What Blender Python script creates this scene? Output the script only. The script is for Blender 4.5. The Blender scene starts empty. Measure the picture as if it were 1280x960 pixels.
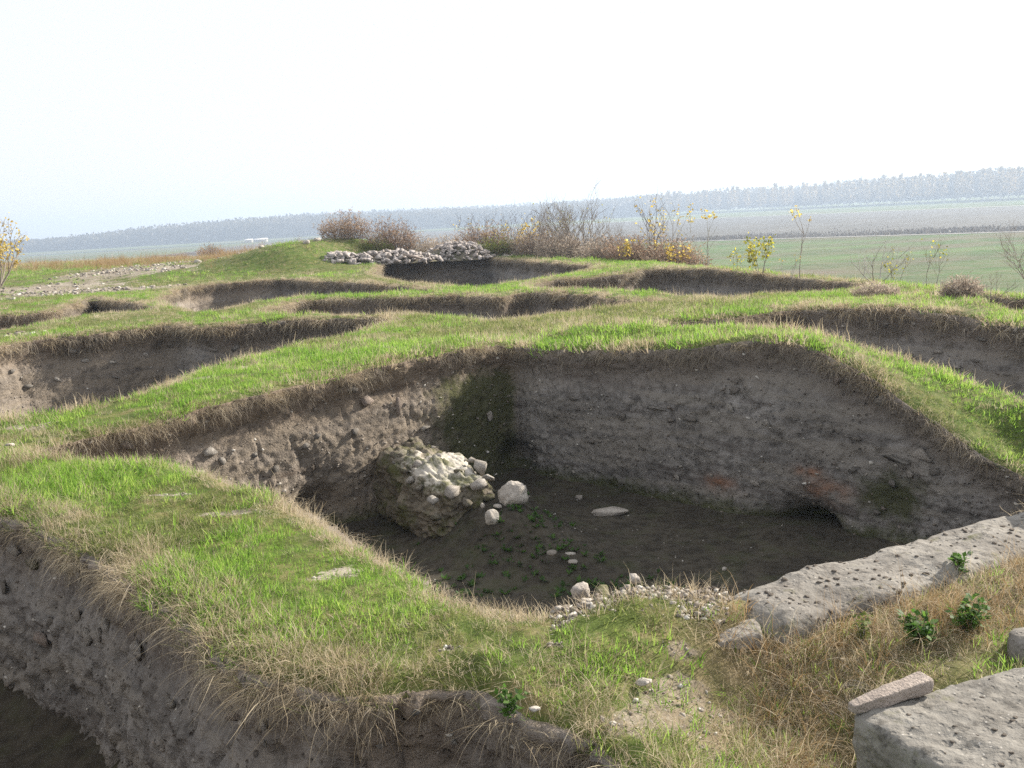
import bpy, bmesh, math, random
import numpy as np
from mathutils import Vector, Matrix

scene = bpy.context.scene
COL = scene.collection
R = math.radians

# ------------------------------------------------------------------ camera, sky, sun, exposure
CZ = 1.78                       # eye height above the baulk tops (world z = 0 is the baulk level)
FPX, PITCH, ROLL = 1244.0, R(9.70), R(3.4)
cam_d = bpy.data.cameras.new('camera')
cam = bpy.data.objects.new('camera', cam_d)
COL.objects.link(cam)
FW = np.array([0, math.cos(PITCH), -math.sin(PITCH)])
U0 = np.array([0, math.sin(PITCH), math.cos(PITCH)])
R0 = np.array([1.0, 0, 0])
CR = math.cos(ROLL) * R0 - math.sin(ROLL) * U0
CU = math.sin(ROLL) * R0 + math.cos(ROLL) * U0
cam.matrix_world = Matrix(((CR[0], CU[0], -FW[0], 0), (CR[1], CU[1], -FW[1], 0), (CR[2], CU[2], -FW[2], CZ), (0, 0, 0, 1)))
cam_d.sensor_width = 36.0
cam_d.lens = 36.0 * FPX / 1280.0
cam_d.clip_start, cam_d.clip_end = 0.05, 20000.0
scene.camera = cam

SUN_EL = R(28.4)
SUN_AZ = R(58.0)                # clockwise from +Y (the view direction)
world = bpy.data.worlds.new('World')
scene.world = world
world.use_nodes = True
wn = world.node_tree
wn.nodes.clear()
sky = wn.nodes.new('ShaderNodeTexSky')
sky.sky_type = 'NISHITA'
sky.sun_disc = False
sky.sun_elevation = SUN_EL
sky.sun_rotation = SUN_AZ
sky.air_density = 1.0
sky.dust_density = 1.5
sky.ozone_density = 1.0
bg = wn.nodes.new('ShaderNodeBackground')
bg.inputs['Strength'].default_value = 0.070
wo = wn.nodes.new('ShaderNodeOutputWorld')
veil = wn.nodes.new('ShaderNodeMix')            # thin bright high cloud over the whole sky
veil.data_type = 'RGBA'
veil.inputs[0].default_value = 0.80
veil.inputs[7].default_value = (7.6, 7.7, 7.9, 1)
wn.links.new(sky.outputs[0], veil.inputs[6])
wn.links.new(veil.outputs[2], bg.inputs[0])
wn.links.new(bg.outputs[0], wo.inputs[0])
sl = bpy.data.lights.new('sun', 'SUN')
sl.energy = 5.0
sl.angle = R(0.6)
sl.color = (1.0, 0.93, 0.82)
so = bpy.data.objects.new('sun', sl)
COL.objects.link(so)
sdir = Vector((math.sin(SUN_AZ) * math.cos(SUN_EL), math.cos(SUN_AZ) * math.cos(SUN_EL), math.sin(SUN_EL)))
so.rotation_euler = sdir.to_track_quat('Z', 'Y').to_euler()
so.location = (30, 20, 30)

vs = scene.view_settings
vs.view_transform = 'Standard'
vs.look = 'None'
vs.exposure = 1.1
vs.gamma = 1.0
scene.cycles.use_denoising = False
scene.cycles.max_bounces = 8
scene.cycles.diffuse_bounces = 3
scene.cycles.transmission_bounces = 4
scene.cycles.volume_bounces = 0
scene.cycles.sample_clamp_indirect = 6.0

# ------------------------------------------------------------------ helpers: geometry of the site
def ray(px, py):
    d = FW + CR * (px - 640) / FPX - CU * (py - 480) / FPX
    return d

def G(px, py, z=0.0):
    d = ray(px, py)
    t = (z - CZ) / d[2]
    return np.array([d[0] * t, d[1] * t, z])

def V(px, py, a, b, c):          # on the vertical plane a*x + b*y = c
    d = ray(px, py)
    t = c / (a * d[0] + b * d[1])
    return np.array([d[0] * t, d[1] * t, CZ + d[2] * t])

def _hash(ix, iy, iz):
    h = (ix.astype(np.int64) * 374761393 + iy.astype(np.int64) * 668265263 + iz.astype(np.int64) * 2147483647) & 0xFFFFFFFF
    h = ((h ^ (h >> 13)) * 1274126177) & 0xFFFFFFFF
    h = h ^ (h >> 16)
    return (h & 0xFFFFFF) / float(0xFFFFFF)

def vnoise(p):
    p = np.asarray(p, float)
    i = np.floor(p)
    f = p - i
    u = f * f * (3 - 2 * f)
    i = i.astype(np.int64)
    out = 0
    for dx in (0, 1):
        wx = u[..., 0] if dx else 1 - u[..., 0]
        for dy in (0, 1):
            wy = u[..., 1] if dy else 1 - u[..., 1]
            for dz in (0, 1):
                wz = u[..., 2] if dz else 1 - u[..., 2]
                out = out + wx * wy * wz * _hash(i[..., 0] + dx, i[..., 1] + dy, i[..., 2] + dz)
    return out * 2 - 1

def fbm(p, oct=4, gain=0.5):
    p = np.asarray(p, float)
    a, s, n = 1.0, 0, 0
    for k in range(oct):
        s = s + a * vnoise(p * (2.03 ** k) + 17.3 * k)
        n += a
        a *= gain
    return s / n

def n2(x, y, sc, oct=3, seed=0.0):
    return fbm(np.stack([np.asarray(x) / sc + seed, np.asarray(y) / sc - seed, np.full(np.shape(x), seed)], -1), oct)

def chaikin(P, n=2, closed=True):
    P = np.asarray(P, float)
    for _ in range(n):
        Q = np.roll(P, -1, 0)
        A = .75 * P + .25 * Q
        B = .25 * P + .75 * Q
        P = np.stack([A, B], 1).reshape(-1, P.shape[1])
    return P

def resample(P, step):
    P = np.vstack([P, P[:1]])
    L = np.hypot(*(P[1:] - P[:-1]).T)
    s = np.concatenate([[0], np.cumsum(L)])
    n = max(8, int(s[-1] / step))
    t = np.linspace(0, s[-1], n, endpoint=False)
    return np.stack([np.interp(t, s, P[:, 0]), np.interp(t, s, P[:, 1])], 1)

def inside(P, x, y):
    r = np.zeros(np.shape(x), bool)
    x0, y0 = P[:, 0], P[:, 1]
    x1, y1 = np.roll(x0, -1), np.roll(y0, -1)
    for a, b, c, d in zip(x0, y0, x1, y1):
        if b == d:
            continue
        m = ((b > y) != (d > y)) & (x < (c - a) * (y - b) / (d - b) + a)
        r ^= m
    return r

def nearest(P, x, y, exact=False):     # distance to a closed outline (given by close points) and the nearest point on it
    x = np.asarray(x, float).ravel(); y = np.asarray(y, float).ravel()
    D = np.empty(len(x)); I = np.empty(len(x), int)
    px, py = P[:, 0].astype(np.float32), P[:, 1].astype(np.float32)
    st = max(1, int(6e6 / len(P)))
    for k in range(0, len(x), st):
        d = (x[k:k + st, None].astype(np.float32) - px) ** 2 + (y[k:k + st, None].astype(np.float32) - py) ** 2
        i = d.argmin(1); I[k:k + st] = i; D[k:k + st] = np.sqrt(d[np.arange(len(i)), i])
    return D, P[I, 0].copy(), P[I, 1].copy()

# ------------------------------------------------------------------ helpers: objects
def tag(o, label=None, cat=None, group=None, kind=None):
    if label: o['label'] = label
    if cat: o['category'] = cat
    if group: o['group'] = group
    if kind: o['kind'] = kind
    return o

def empty(name, loc, rz=0.0):
    o = bpy.data.objects.new(name, None)
    o.empty_display_size = 0.1
    COL.objects.link(o)
    o.location = loc
    o.rotation_euler = (0, 0, rz)
    return o

def mesh_np(name, verts, quads=None, tris=None, mat=None, smooth=False, attrs=None):
    me = bpy.data.meshes.new(name)
    verts = np.asarray(verts, np.float32)
    faces = []
    lt = []
    if quads is not None and len(quads):
        faces.append(np.asarray(quads, np.int32).ravel()); lt.append(np.full(len(quads), 4, np.int32))
    if tris is not None and len(tris):
        faces.append(np.asarray(tris, np.int32).ravel()); lt.append(np.full(len(tris), 3, np.int32))
    me.vertices.add(len(verts))
    me.vertices.foreach_set('co', verts.ravel())
    if faces:
        idx = np.concatenate(faces); tot = np.concatenate(lt)
        me.loops.add(len(idx))
        me.loops.foreach_set('vertex_index', idx)
        me.polygons.add(len(tot))
        st = np.concatenate([[0], np.cumsum(tot)[:-1]]).astype(np.int32)
        me.polygons.foreach_set('loop_start', st)
        me.polygons.foreach_set('loop_total', tot)
        if smooth:
            me.polygons.foreach_set('use_smooth', np.ones(len(tot), bool))
    for k, v in (attrs or {}).items():
        v = np.asarray(v)
        if v.ndim == 2:
            a = me.attributes.new(k, 'FLOAT_VECTOR', 'POINT'); a.data.foreach_set('vector', v.astype(np.float32).ravel())
        elif v.dtype.kind in 'iu':
            a = me.attributes.new(k, 'INT', 'POINT'); a.data.foreach_set('value', v.astype(np.int32))
        else:
            a = me.attributes.new(k, 'FLOAT', 'POINT'); a.data.foreach_set('value', v.astype(np.float32))
    me.update(calc_edges=True)
    me.validate()
    if mat: me.materials.append(mat)
    return me

def link(name, me, parent=None, loc=(0, 0, 0), rot=(0, 0, 0), scl=(1, 1, 1)):
    o = bpy.data.objects.new(name, me)
    COL.objects.link(o)
    if parent is not None: o.parent = parent
    o.location = loc; o.rotation_euler = rot; o.scale = scl
    return o

class MB:                         # gathers strips, tubes and hulls into one mesh
    def __init__(s): s.v = []; s.q = []; s.t = []; s.a = []
    def strip(s, pts, wid, side, tint=0.0):
        b = len(s.v)
        n = len(pts)
        for i, p in enumerate(pts):
            w = wid[i] * 0.5
            s.v.append((p[0] - side[0] * w, p[1] - side[1] * w, p[2] - side[2] * w))
            s.v.append((p[0] + side[0] * w, p[1] + side[1] * w, p[2] + side[2] * w))
            s.a += [tint, tint]
        for i in range(n - 1):
            s.q.append((b + 2 * i, b + 2 * i + 1, b + 2 * i + 3, b + 2 * i + 2))
    def tube(s, pts, rad, n=5, tint=0.0, cap=True):
        b = len(s.v)
        m = len(pts)
        for i, p in enumerate(pts):
            p = Vector(p)
            d = (Vector(pts[min(i + 1, m - 1)]) - Vector(pts[max(i - 1, 0)]))
            if d.length < 1e-6: d = Vector((0, 0, 1))
            d.normalize()
            u = d.cross(Vector((0.31, 0.77, 0.13))); u.normalize()
            w = d.cross(u)
            for k in range(n):
                a = 2 * math.pi * k / n
                q = p + (u * math.cos(a) + w * math.sin(a)) * rad[i]
                s.v.append(tuple(q)); s.a.append(tint)
        for i in range(m - 1):
            for k in range(n):
                k2 = (k + 1) % n
                s.q.append((b + i * n + k, b + i * n + k2, b + (i + 1) * n + k2, b + (i + 1) * n + k))
        if cap:
            for k in range(1, n - 1):
                s.t.append((b, b + k + 1, b + k))
                e = b + (m - 1) * n
                s.t.append((e, e + k, e + k + 1))
    def leaf(s, p, d, up, L, W, tint=0.0):     # one small folded leaf, two triangles
        d = Vector(d); d.normalize()
        sd = d.cross(Vector(up))
        if sd.length < 1e-4: sd = Vector((1, 0, 0))
        sd.normalize()
        p = Vector(p)
        b = len(s.v)
        s.v += [tuple(p), tuple(p + d * L * .5 + sd * W * .5), tuple(p + d * L), tuple(p + d * L * .5 - sd * W * .5)]
        s.a += [tint] * 4
        s.q.append((b, b + 1, b + 2, b + 3))
    def add(s, V_, F_, tint=0.0):
        b = len(s.v)
        s.v += [tuple(p) for p in V_]; s.a += [tint] * len(V_)
        for f in F_:
            (s.t if len(f) == 3 else s.q).append(tuple(b + i for i in f))
    def mesh(s, name, mat, smooth=False):
        return mesh_np(name, np.array(s.v).reshape(-1, 3), s.q, s.t, mat, smooth, {'tint': np.array(s.a, float)})
    def build(s, name, mat, parent=None, smooth=False, loc=(0, 0, 0)):
        return link(name, s.mesh(name, mat, smooth), parent, loc)

# ------------------------------------------------------------------ materials
class NT:
    def __init__(s, name):
        s.m = bpy.data.materials.new(name); s.m.use_nodes = True
        s.t = s.m.node_tree; s.t.nodes.clear()
        s.out = s.t.nodes.new('ShaderNodeOutputMaterial')
    def n(s, typ, **kw):
        nd = s.t.nodes.new(typ)
        for k, v in kw.items(): setattr(nd, k, v)
        return nd
    def l(s, a, b): s.t.links.new(a, b)
    def pos(s): return s.n('ShaderNodeNewGeometry').outputs['Position']
    def obj(s): return s.n('ShaderNodeTexCoord').outputs['Object']
    def noise(s, vec, scale, detail=4, rough=0.55, out=0):
        nd = s.n('ShaderNodeTexNoise'); nd.inputs['Scale'].default_value = scale
        nd.inputs['Detail'].default_value = detail; nd.inputs['Roughness'].default_value = rough
        s.l(vec, nd.inputs['Vector']); return nd.outputs[out]
    def vor(s, vec, scale, feat='F1', out='Distance'):
        nd = s.n('ShaderNodeTexVoronoi'); nd.feature = feat; nd.inputs['Scale'].default_value = scale
        s.l(vec, nd.inputs['Vector']); return nd.outputs[out]
    def ramp(s, fac, stops):
        nd = s.n('ShaderNodeValToRGB'); r = nd.color_ramp
        while len(r.elements) > 1: r.elements.remove(r.elements[-1])
        for i, (p, c) in enumerate(stops):
            e = r.elements[0] if i == 0 else r.elements.new(p)
            e.position = p
            if not hasattr(c, '__len__'): c = (c, c, c)
            e.color = (*c, 1)
        s.l(fac, nd.inputs[0]); return nd.outputs[0]
    def mix(s, fac, a, b, mode='MIX'):
        nd = s.n('ShaderNodeMix', data_type='RGBA', blend_type=mode)
        for sock, v in ((nd.inputs[0], fac), (nd.inputs[6], a), (nd.inputs[7], b)):
            if hasattr(v, 'links'): s.l(v, sock)
            elif hasattr(v, '__len__'): sock.default_value = (*v, 1)
            else: sock.default_value = v
        return nd.outputs[2]
    def math(s, op, a, b=0.0, c=0.0):
        nd = s.n('ShaderNodeMath', operation=op)
        for sock, v in zip(nd.inputs, (a, b, c)):
            if hasattr(v, 'links'): s.l(v, sock)
            else: sock.default_value = v
        return nd.outputs[0]
    def attr(s, name):
        nd = s.n('ShaderNodeAttribute'); nd.attribute_name = name; return nd.outputs['Fac']
    def sep(s, vec):
        nd = s.n('ShaderNodeSeparateXYZ'); s.l(vec, nd.inputs[0]); return nd.outputs
    def rand(s): return s.n('ShaderNodeObjectInfo').outputs['Random']
    def bump(s, h, strength=0.5, dist=0.02, nrm=None):
        nd = s.n('ShaderNodeBump'); nd.inputs['Strength'].default_value = strength; nd.inputs['Distance'].default_value = dist
        s.l(h, nd.inputs['Height'])
        if nrm: s.l(nrm, nd.inputs['Normal'])
        return nd.outputs[0]
    def bsdf(s, col, rough=0.9, nrm=None, spec=0.2):
        b = s.n('ShaderNodeBsdfPrincipled')
        if hasattr(col, 'links'): s.l(col, b.inputs['Base Color'])
        else: b.inputs['Base Color'].default_value = (*col, 1)
        b.inputs['Roughness'].default_value = rough
        b.inputs['Specular IOR Level'].default_value = spec
        if nrm: s.l(nrm, b.inputs['Normal'])
        s.l(b.outputs[0], s.out.inputs[0]); return s.m
    def leafy(s, col, tcol, tfac=0.45):
        d = s.n('ShaderNodeBsdfPrincipled'); d.inputs['Roughness'].default_value = 0.6; d.inputs['Specular IOR Level'].default_value = 0.25
        t = s.n('ShaderNodeBsdfTranslucent'); mx = s.n('ShaderNodeMixShader'); mx.inputs[0].default_value = tfac
        for c, sock in ((col, d.inputs['Base Color']), (tcol, t.inputs[0])):
            if hasattr(c, 'links'): s.l(c, sock)
            else: sock.default_value = (*c, 1)
        s.l(d.outputs[0], mx.inputs[1]); s.l(t.outputs[0], mx.inputs[2]); s.l(mx.outputs[0], s.out.inputs[0]); return s.m

def mat_blade(name, c1, c2, c3, bright=1.3, tfac=0.45, patch=0.9):
    t = NT(name)
    r = t.rand()
    a = t.attr('tint')
    nz = t.noise(t.pos(), patch, 3)
    f = t.math('ADD', t.math('MULTIPLY', r, 0.3), t.math('ADD', t.math('MULTIPLY', a, 0.4), t.math('MULTIPLY', nz, 0.55)))
    f = t.math('SUBTRACT', f, 0.12)
    col = t.ramp(f, [(0.15, c1), (0.5, c2), (0.85, c3)])
    tc = t.mix(1.0, col, (bright, bright, bright), 'MULTIPLY')
    return t.leafy(col, tc, tfac)

def soil_nodes(t, P, light, dark, scale=1.0):
    a = t.noise(P, 1.1 * scale, 6, .62)
    b = t.noise(P, 9.0 * scale, 6, .65)
    c = t.noise(P, 55.0 * scale, 3, .6)
    col = t.mix(t.ramp(a, [(.36, 0), (.64, 1)]), dark, light)
    col = t.mix(t.ramp(b, [(.36, .8), (.56, 0)]), col, tuple(v * .52 for v in dark))
    col = t.mix(t.ramp(c, [(.60, 0), (.74, .5)]), col, tuple(min(.5, v * 1.7) for v in light))
    h = t.math('ADD', t.math('MULTIPLY', b, .7), t.math('MULTIPLY', c, .35))
    return col, h

def mat_wall():
    t = NT('cut_soil')
    P = t.pos()
    col, h = soil_nodes(t, P, (.32, .297, .276), (.195, .179, .165))
    xyz = t.sep(P)
    # level layers in the cut
    mp = t.n('ShaderNodeMapping'); mp.inputs['Scale'].default_value = (.5, .5, 5.0); t.l(P, mp.inputs[0])
    lay = t.noise(mp.outputs[0], 1.5, 4, .6)
    col = t.mix(t.ramp(lay, [(.46, 0), (.58, .75)]), col, (.26, .235, .205))
    col = t.mix(t.ramp(lay, [(.30, .8), (.42, 0)]), col, (.095, .08, .07))
    # brown topsoil
    top = t.math('SUBTRACT', t.attr('depth'), t.math('MULTIPLY', t.noise(P, 3.0, 4), .35))
    col = t.mix(t.ramp(top, [(.05, .45), (.4, 0)]), col, (.20, .155, .118))
    col = t.mix(t.math('MULTIPLY', t.attr('brown'), .8), col, t.mix(1.0, col, (.95, .85, .73), 'MULTIPLY'))
    # burnt red patches
    col = t.mix(t.attr('burnt'), col, (.30, .155, .095))
    # moss and algae on the damp foot
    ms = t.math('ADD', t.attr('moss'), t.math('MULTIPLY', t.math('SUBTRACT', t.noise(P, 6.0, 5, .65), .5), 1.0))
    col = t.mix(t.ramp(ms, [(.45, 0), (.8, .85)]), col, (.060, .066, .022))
    dk = t.vor(P, 14.0)
    holes = t.ramp(t.math('ADD', dk, t.math('MULTIPLY', t.noise(P, 2.0, 2), .5)), [(.3, 0), (.42, 1)])
    col = t.mix(t.math('MULTIPLY', t.math('SUBTRACT', 1.0, holes), .5), col, (.07, .06, .052))
    hh = t.math('ADD', h, t.math('MULTIPLY', holes, .35))
    return t.bsdf(col, .95, t.bump(hh, 1.0, .05), .1)

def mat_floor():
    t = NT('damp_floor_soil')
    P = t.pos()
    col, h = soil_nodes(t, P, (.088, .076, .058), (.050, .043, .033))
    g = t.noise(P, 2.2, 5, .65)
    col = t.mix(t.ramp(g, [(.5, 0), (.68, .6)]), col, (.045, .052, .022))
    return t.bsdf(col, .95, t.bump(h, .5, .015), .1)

def mat_ground():
    t = NT('turf_ground')
    P = t.pos()
    soil, h = soil_nodes(t, P, (.36, .315, .255), (.22, .185, .14))
    th = t.noise(P, 6.0, 5, .65)
    gr = t.ramp(th, [(.32, (.045, .058, .016)), (.48, (.085, .105, .028)), (.62, (.16, .14, .062)), (.75, (.24, .20, .11))])
    far = t.noise(P, .8, 4, .6)
    gr = t.mix(t.ramp(far, [(.45, 0), (.62, .4)]), gr, (.085, .15, .025))
    m = t.math('ADD', t.attr('turf'), t.math('MULTIPLY', t.math('SUBTRACT', t.noise(P, 16.0, 6, .75), .5), 1.7))
    col = t.mix(t.ramp(m, [(.35, 0), (.6, 1)]), soil, gr)
    col = t.mix(t.attr('dry'), col, t.ramp(th, [(.3, (.085, .065, .036)), (.5, (.16, .12, .07)), (.7, (.27, .21, .125))]))
    return t.bsdf(col, .95, t.bump(h, .7, .025), .1)

def mat_stone(name, light, dark, scale=8.0, moss=0.0, spots=.35):
    t = NT(name)
    P = t.obj()
    a = t.noise(P, scale * .5, 6, .65); b = t.noise(P, scale * 3, 5, .7); v = t.vor(P, scale * 4)
    col = t.mix(t.ramp(a, [(.35, 0), (.65, 1)]), dark, light)
    col = t.mix(t.ramp(b, [(.52, 0), (.68, spots)]), col, tuple(x * .35 for x in dark))
    col = t.mix(t.math('MULTIPLY', t.rand(), .35), col, (.30, .25, .21))
    if moss:
        g = t.noise(t.pos(), 5.0, 5, .7)
        col = t.mix(t.ramp(g, [(.62 - moss * .25, 0), (.75 - moss * .2, .9)]), col, (.10, .10, .035))
    sp = t.vor(P, scale * 9, 'F1'); w2 = t.noise(P, scale * 1.6, 3)
    col = t.mix(t.math('MULTIPLY', t.ramp(sp, [(.10, 1), (.2, 0)]), t.ramp(w2, [(.45, 0), (.6, .7)])), col, (.50, .47, .43))
    pit = t.ramp(t.vor(P, scale * 5.5), [(.12, 1), (.28, 0)])
    col = t.mix(t.math('MULTIPLY', pit, t.ramp(t.noise(P, scale * 1.1, 3), [(.48, 0), (.62, .45)])), col, tuple(x * .55 for x in dark))
    h = t.math('SUBTRACT', t.math('ADD', t.math('MULTIPLY', b, .7), t.math('MULTIPLY', v, .3)), t.math('MULTIPLY', pit, .22))
    return t.bsdf(col, .9, t.bump(h, 1.0, .02), .2)

def mat_plain_c(name, stops, scale, rough=.95, bumpd=0.0):
    t = NT(name)
    P = t.pos()
    n = t.noise(P, scale, 6, .65)
    col = t.ramp(n, stops)
    return t.bsdf(col, rough, None, .1)

M = {}
M['wall'] = mat_wall()
M['floor'] = mat_floor()
M['ground'] = mat_ground()
M['green'] = mat_blade('green_grass_blade', (.085, .110, .030), (.155, .190, .052), (.34, .315, .155), 1.45, .5)
M['lush'] = mat_blade('lush_grass_blade', (.078, .150, .020), (.145, .258, .036), (.28, .34, .085), 1.65, .57)
M['straw'] = mat_blade('straw_blade', (.27, .21, .13), (.47, .385, .26), (.64, .56, .42), 1.1, .4)
M['tawny'] = mat_blade('tawny_blade', (.19, .115, .050), (.33, .22, .105), (.44, .34, .20), 1.1, .35)
M['root'] = mat_blade('root_fibre', (.13, .105, .078), (.25, .21, .16), (.43, .375, .29), 1.0, .25)
M['rock'] = mat_stone('grey_limestone', (.30, .275, .245), (.17, .155, .135), 8)
M['pale'] = mat_stone('pale_limestone', (.56, .52, .465), (.34, .305, .265), 9, 0, .45)
M['rubble'] = mat_stone('heap_stone', (.56, .505, .475), (.32, .285, .265), 5)
M['bar'] = mat_stone('pale_worked_stone', (.46, .39, .34), (.28, .235, .205), 22, 0, .3)
M['mossy'] = mat_stone('mossy_stone', (.33, .30, .24), (.17, .15, .11), 8, .6)
M['mortar'] = mat_stone('pebbly_mortar', (.27, .255, .228), (.14, .128, .112), 5, .12, .8)
M['pebble'] = mat_stone('rounded_pebble', (.33, .285, .24), (.17, .142, .115), 12)
M['pinkish'] = mat_stone('pinkish_stone', (.40, .33, .28), (.24, .19, .16), 8, 0, .35)

# ------------------------------------------------------------------ the pits in plan
A_B = (1.0, 1.0, 13.8)           # back wall of the main pit:  x + y = 13.8
A_L = (-1.0, 1.0, 13.8)          # left wall of the main pit: -x + y = 13.8
G_N = (1.0, 1.0, 15.7)
G_F = (1.0, 1.0, 21.0)
ctrl = []                        # (x, y, z, radius) levels of the baulk tops
def lv(p, r=.8): ctrl.append((p[0], p[1], p[2], r)); return p[:2]
def P2(lst, z=0.0): return [G(a, b, z)[:2] for a, b in lst]

def dens(l, n=26):
    l = np.array(l, float); t = np.linspace(0, len(l) - 1, n); return list(zip(np.interp(t, range(len(l)), l[:, 0]), np.interp(t, range(len(l)), l[:, 1])))
ar = [lv(V(a, b, *A_B), .5) for a, b in dens(((700, 428), (780, 428), (850, 425), (930, 412), (1000, 410), (1075, 450), (1150, 490), (1200, 530), (1235, 562), (1275, 590), (1310, 622)))]
al = [lv(V(a, b, *A_L)) for a, b in ((100, 541), (180, 517), (270, 490), (350, 472), (440, 455), (540, 432))]
near_A = P2([(1275, 637), (1180, 662), (1085, 690), (1000, 712), (905, 738), (850, 735), (800, 731), (755, 745), (700, 762), (640, 764), (590, 745), (545, 726), (500, 694), (450, 664), (400, 636), (350, 606), (300, 590), (230, 570), (160, 558), (100, 556), (60, 557)])
pitA = np.array([V(38, 549, *A_L)[:2], V(60, 546, *A_L)[:2]] + al + [(-.30, 13.48), (-.12, 13.66), (0, 13.76), (.12, 13.66), (.30, 13.48)] + ar + [(5.5, 8.0), (5.0, 7.0)] + near_A)
gn = [lv(V(a, b, *G_N), .5) for a, b in dens(((1290, 499), (1200, 470), (1150, 447), (1110, 430), (1050, 416), (1010, 404), (960, 402), (880, 403), (830, 405), (775, 400)))]
gf = [lv(V(a, b, *G_F)) for a, b in ((990, 381), (1040, 377), (1100, 376), (1180, 383), (1280, 403))]
pitG = np.array(gn + P2([(800, 394), (850, 387), (905, 385), (950, 381)], .1) + gf + [(9.0, 12.0), (8.6, 8.6), (7.4, 8.3)])
pitB = np.array(P2([(-140, 452), (0, 424), (60, 416), (130, 409), (190, 402), (222, 400), (240, 402), (265, 402), (301, 399), (340, 395), (389, 393), (440, 391), (478, 391), (494, 395), (478, 402), (460, 408), (426, 416), (389, 421), (351, 429), (314, 440), (276, 451), (231, 466), (190, 479), (150, 492), (80, 503), (0, 513), (-150, 540)]))
pitC = np.array(P2([(334, 388), (345, 383), (377, 371), (407, 369), (440, 369), (515, 367), (560, 365), (582, 364), (592, 366), (618, 367), (642, 362), (660, 361), (716, 363), (772, 369), (818, 372), (800, 375), (780, 376), (754, 380), (688, 386), (660, 391), (646, 393), (618, 396), (586, 394), (560, 389), (524, 386), (496, 388), (440, 389), (417, 386), (381, 389), (362, 387)]))
pitD = np.array(P2([(200, 370), (220, 361), (231, 356), (284, 350), (321, 348), (361, 345), (389, 348), (417, 349), (460, 351), (500, 354), (549, 359), (552, 362), (500, 362), (460, 365), (407, 365), (362, 368), (325, 373), (299, 378), (276, 384), (254, 386), (222, 380)]))
pitE = np.array(P2([(470, 338), (478, 330), (534, 326), (582, 323), (609, 321), (660, 324), (735, 328), (740, 332), (694, 341), (660, 346), (646, 348), (609, 354), (575, 355), (545, 351), (502, 348), (476, 343)]))
pitF = np.array(P2([(655, 357), (688, 346), (740, 343), (785, 338), (808, 333), (848, 332), (900, 333), (927, 336), (992, 340), (1039, 345), (1080, 350), (1077, 355), (1039, 359), (985, 361), (942, 362), (914, 368), (880, 365), (848, 363), (814, 360), (765, 359), (724, 356)]))
pitH = np.array(P2([(1143, 368), (1184, 367), (1230, 367), (1290, 369)], -.08) + [(9.4, 14.4)] + P2([(1290, 393), (1226, 385), (1188, 379), (1149, 375)], -.12))
pitI = np.array(P2([(-60, 398), (0, 390), (46, 387), (76, 383), (100, 372), (115, 367), (130, 371), (185, 378), (190, 384), (147, 387), (115, 388), (78, 394), (37, 403), (0, 409), (-80, 418)]))
pitJ = np.array(P2([(-140, 596), (-50, 612), (20, 630), (90, 650), (150, 688), (200, 738), (255, 783), (310, 815), (370, 833), (430, 846), (500, 838), (560, 832), (605, 838), (640, 862), (700, 868), (765, 893), (815, 945)]) + [(.60, 2.7), (.35, 2.25), (-1.2, 1.95), (-2.5, 2.5), (-5.4, 5.6), (-8.6, 9.0), (-7.4, 10.4)])
PITS = []
for nm, P, depth, step, rag in (('A', pitA, 1.84, .024, .05), ('B', pitB, 1.75, .05, .06), ('C', pitC, 1.6, .08, .07), ('D', pitD, 1.6, .1, .07), ('E', pitE, 1.5, .12, .07),
                                ('F', pitF, 1.5, .1, .07), ('G', pitG, 1.75, .045, .06), ('H', pitH, 1.2, .08, .06), ('I', pitI, 1.0, .09, .06), ('J', pitJ, 1.50, .02, .04)):
    if nm in 'CDEFI':
        c = P.mean(0); v = P - c
        P = P + v / np.linalg.norm(v, axis=1)[:, None] * .18
    S = resample(chaikin(P, 1 if nm not in 'AJ' else 2), step)
    area = .5 * np.sum(S[:, 0] * np.roll(S[:, 1], -1) - np.roll(S[:, 0], -1) * S[:, 1])
    if area < 0: S = S[::-1].copy()                                   # counter-clockwise: inward normal is to the left
    T = np.roll(S, -1, 0) - np.roll(S, 1, 0)
    k = 9
    Tp = np.vstack([T[-k:], T, T[:k]])
    T = np.stack([np.convolve(Tp[:, i], np.ones(2 * k + 1), 'valid') for i in (0, 1)], 1)
    T /= np.linalg.norm(T, axis=1)[:, None]
    N = np.stack([-T[:, 1], T[:, 0]], 1)
    lip = n2(S[:, 0], S[:, 1], .24, 3, 6.6) * rag * 1.5           # ragged turf lip, gone a little way down the wall
    lip2 = n2(S[:, 0], S[:, 1], .9, 3, 3.1) * rag * 1.8
    S = S + N * (lip + lip2)[:, None]
    PITS.append(dict(name=nm, lip=lip + lip2 * .5, S=S, N=N, depth=depth, step=step, lo=S.min(0), hi=S.max(0), C=S[::max(1, int(.045 / step))]))
PD = {p['name']: p for p in PITS}

# plateau edge, from right to left
EDGE = np.array([(14, 4), (10.5, 13.5), (9.0, 17.5), (8.2, 20.5), (7.6, 24), (6.8, 29), (4.5, 35), (1.5, 43), (-5, 51), (-14, 60), (-26, 68), (-48, 74), (-90, 78), (-90, -30), (14, -30)], float)
EDGE = resample(chaikin(EDGE, 3), .8)

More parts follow.
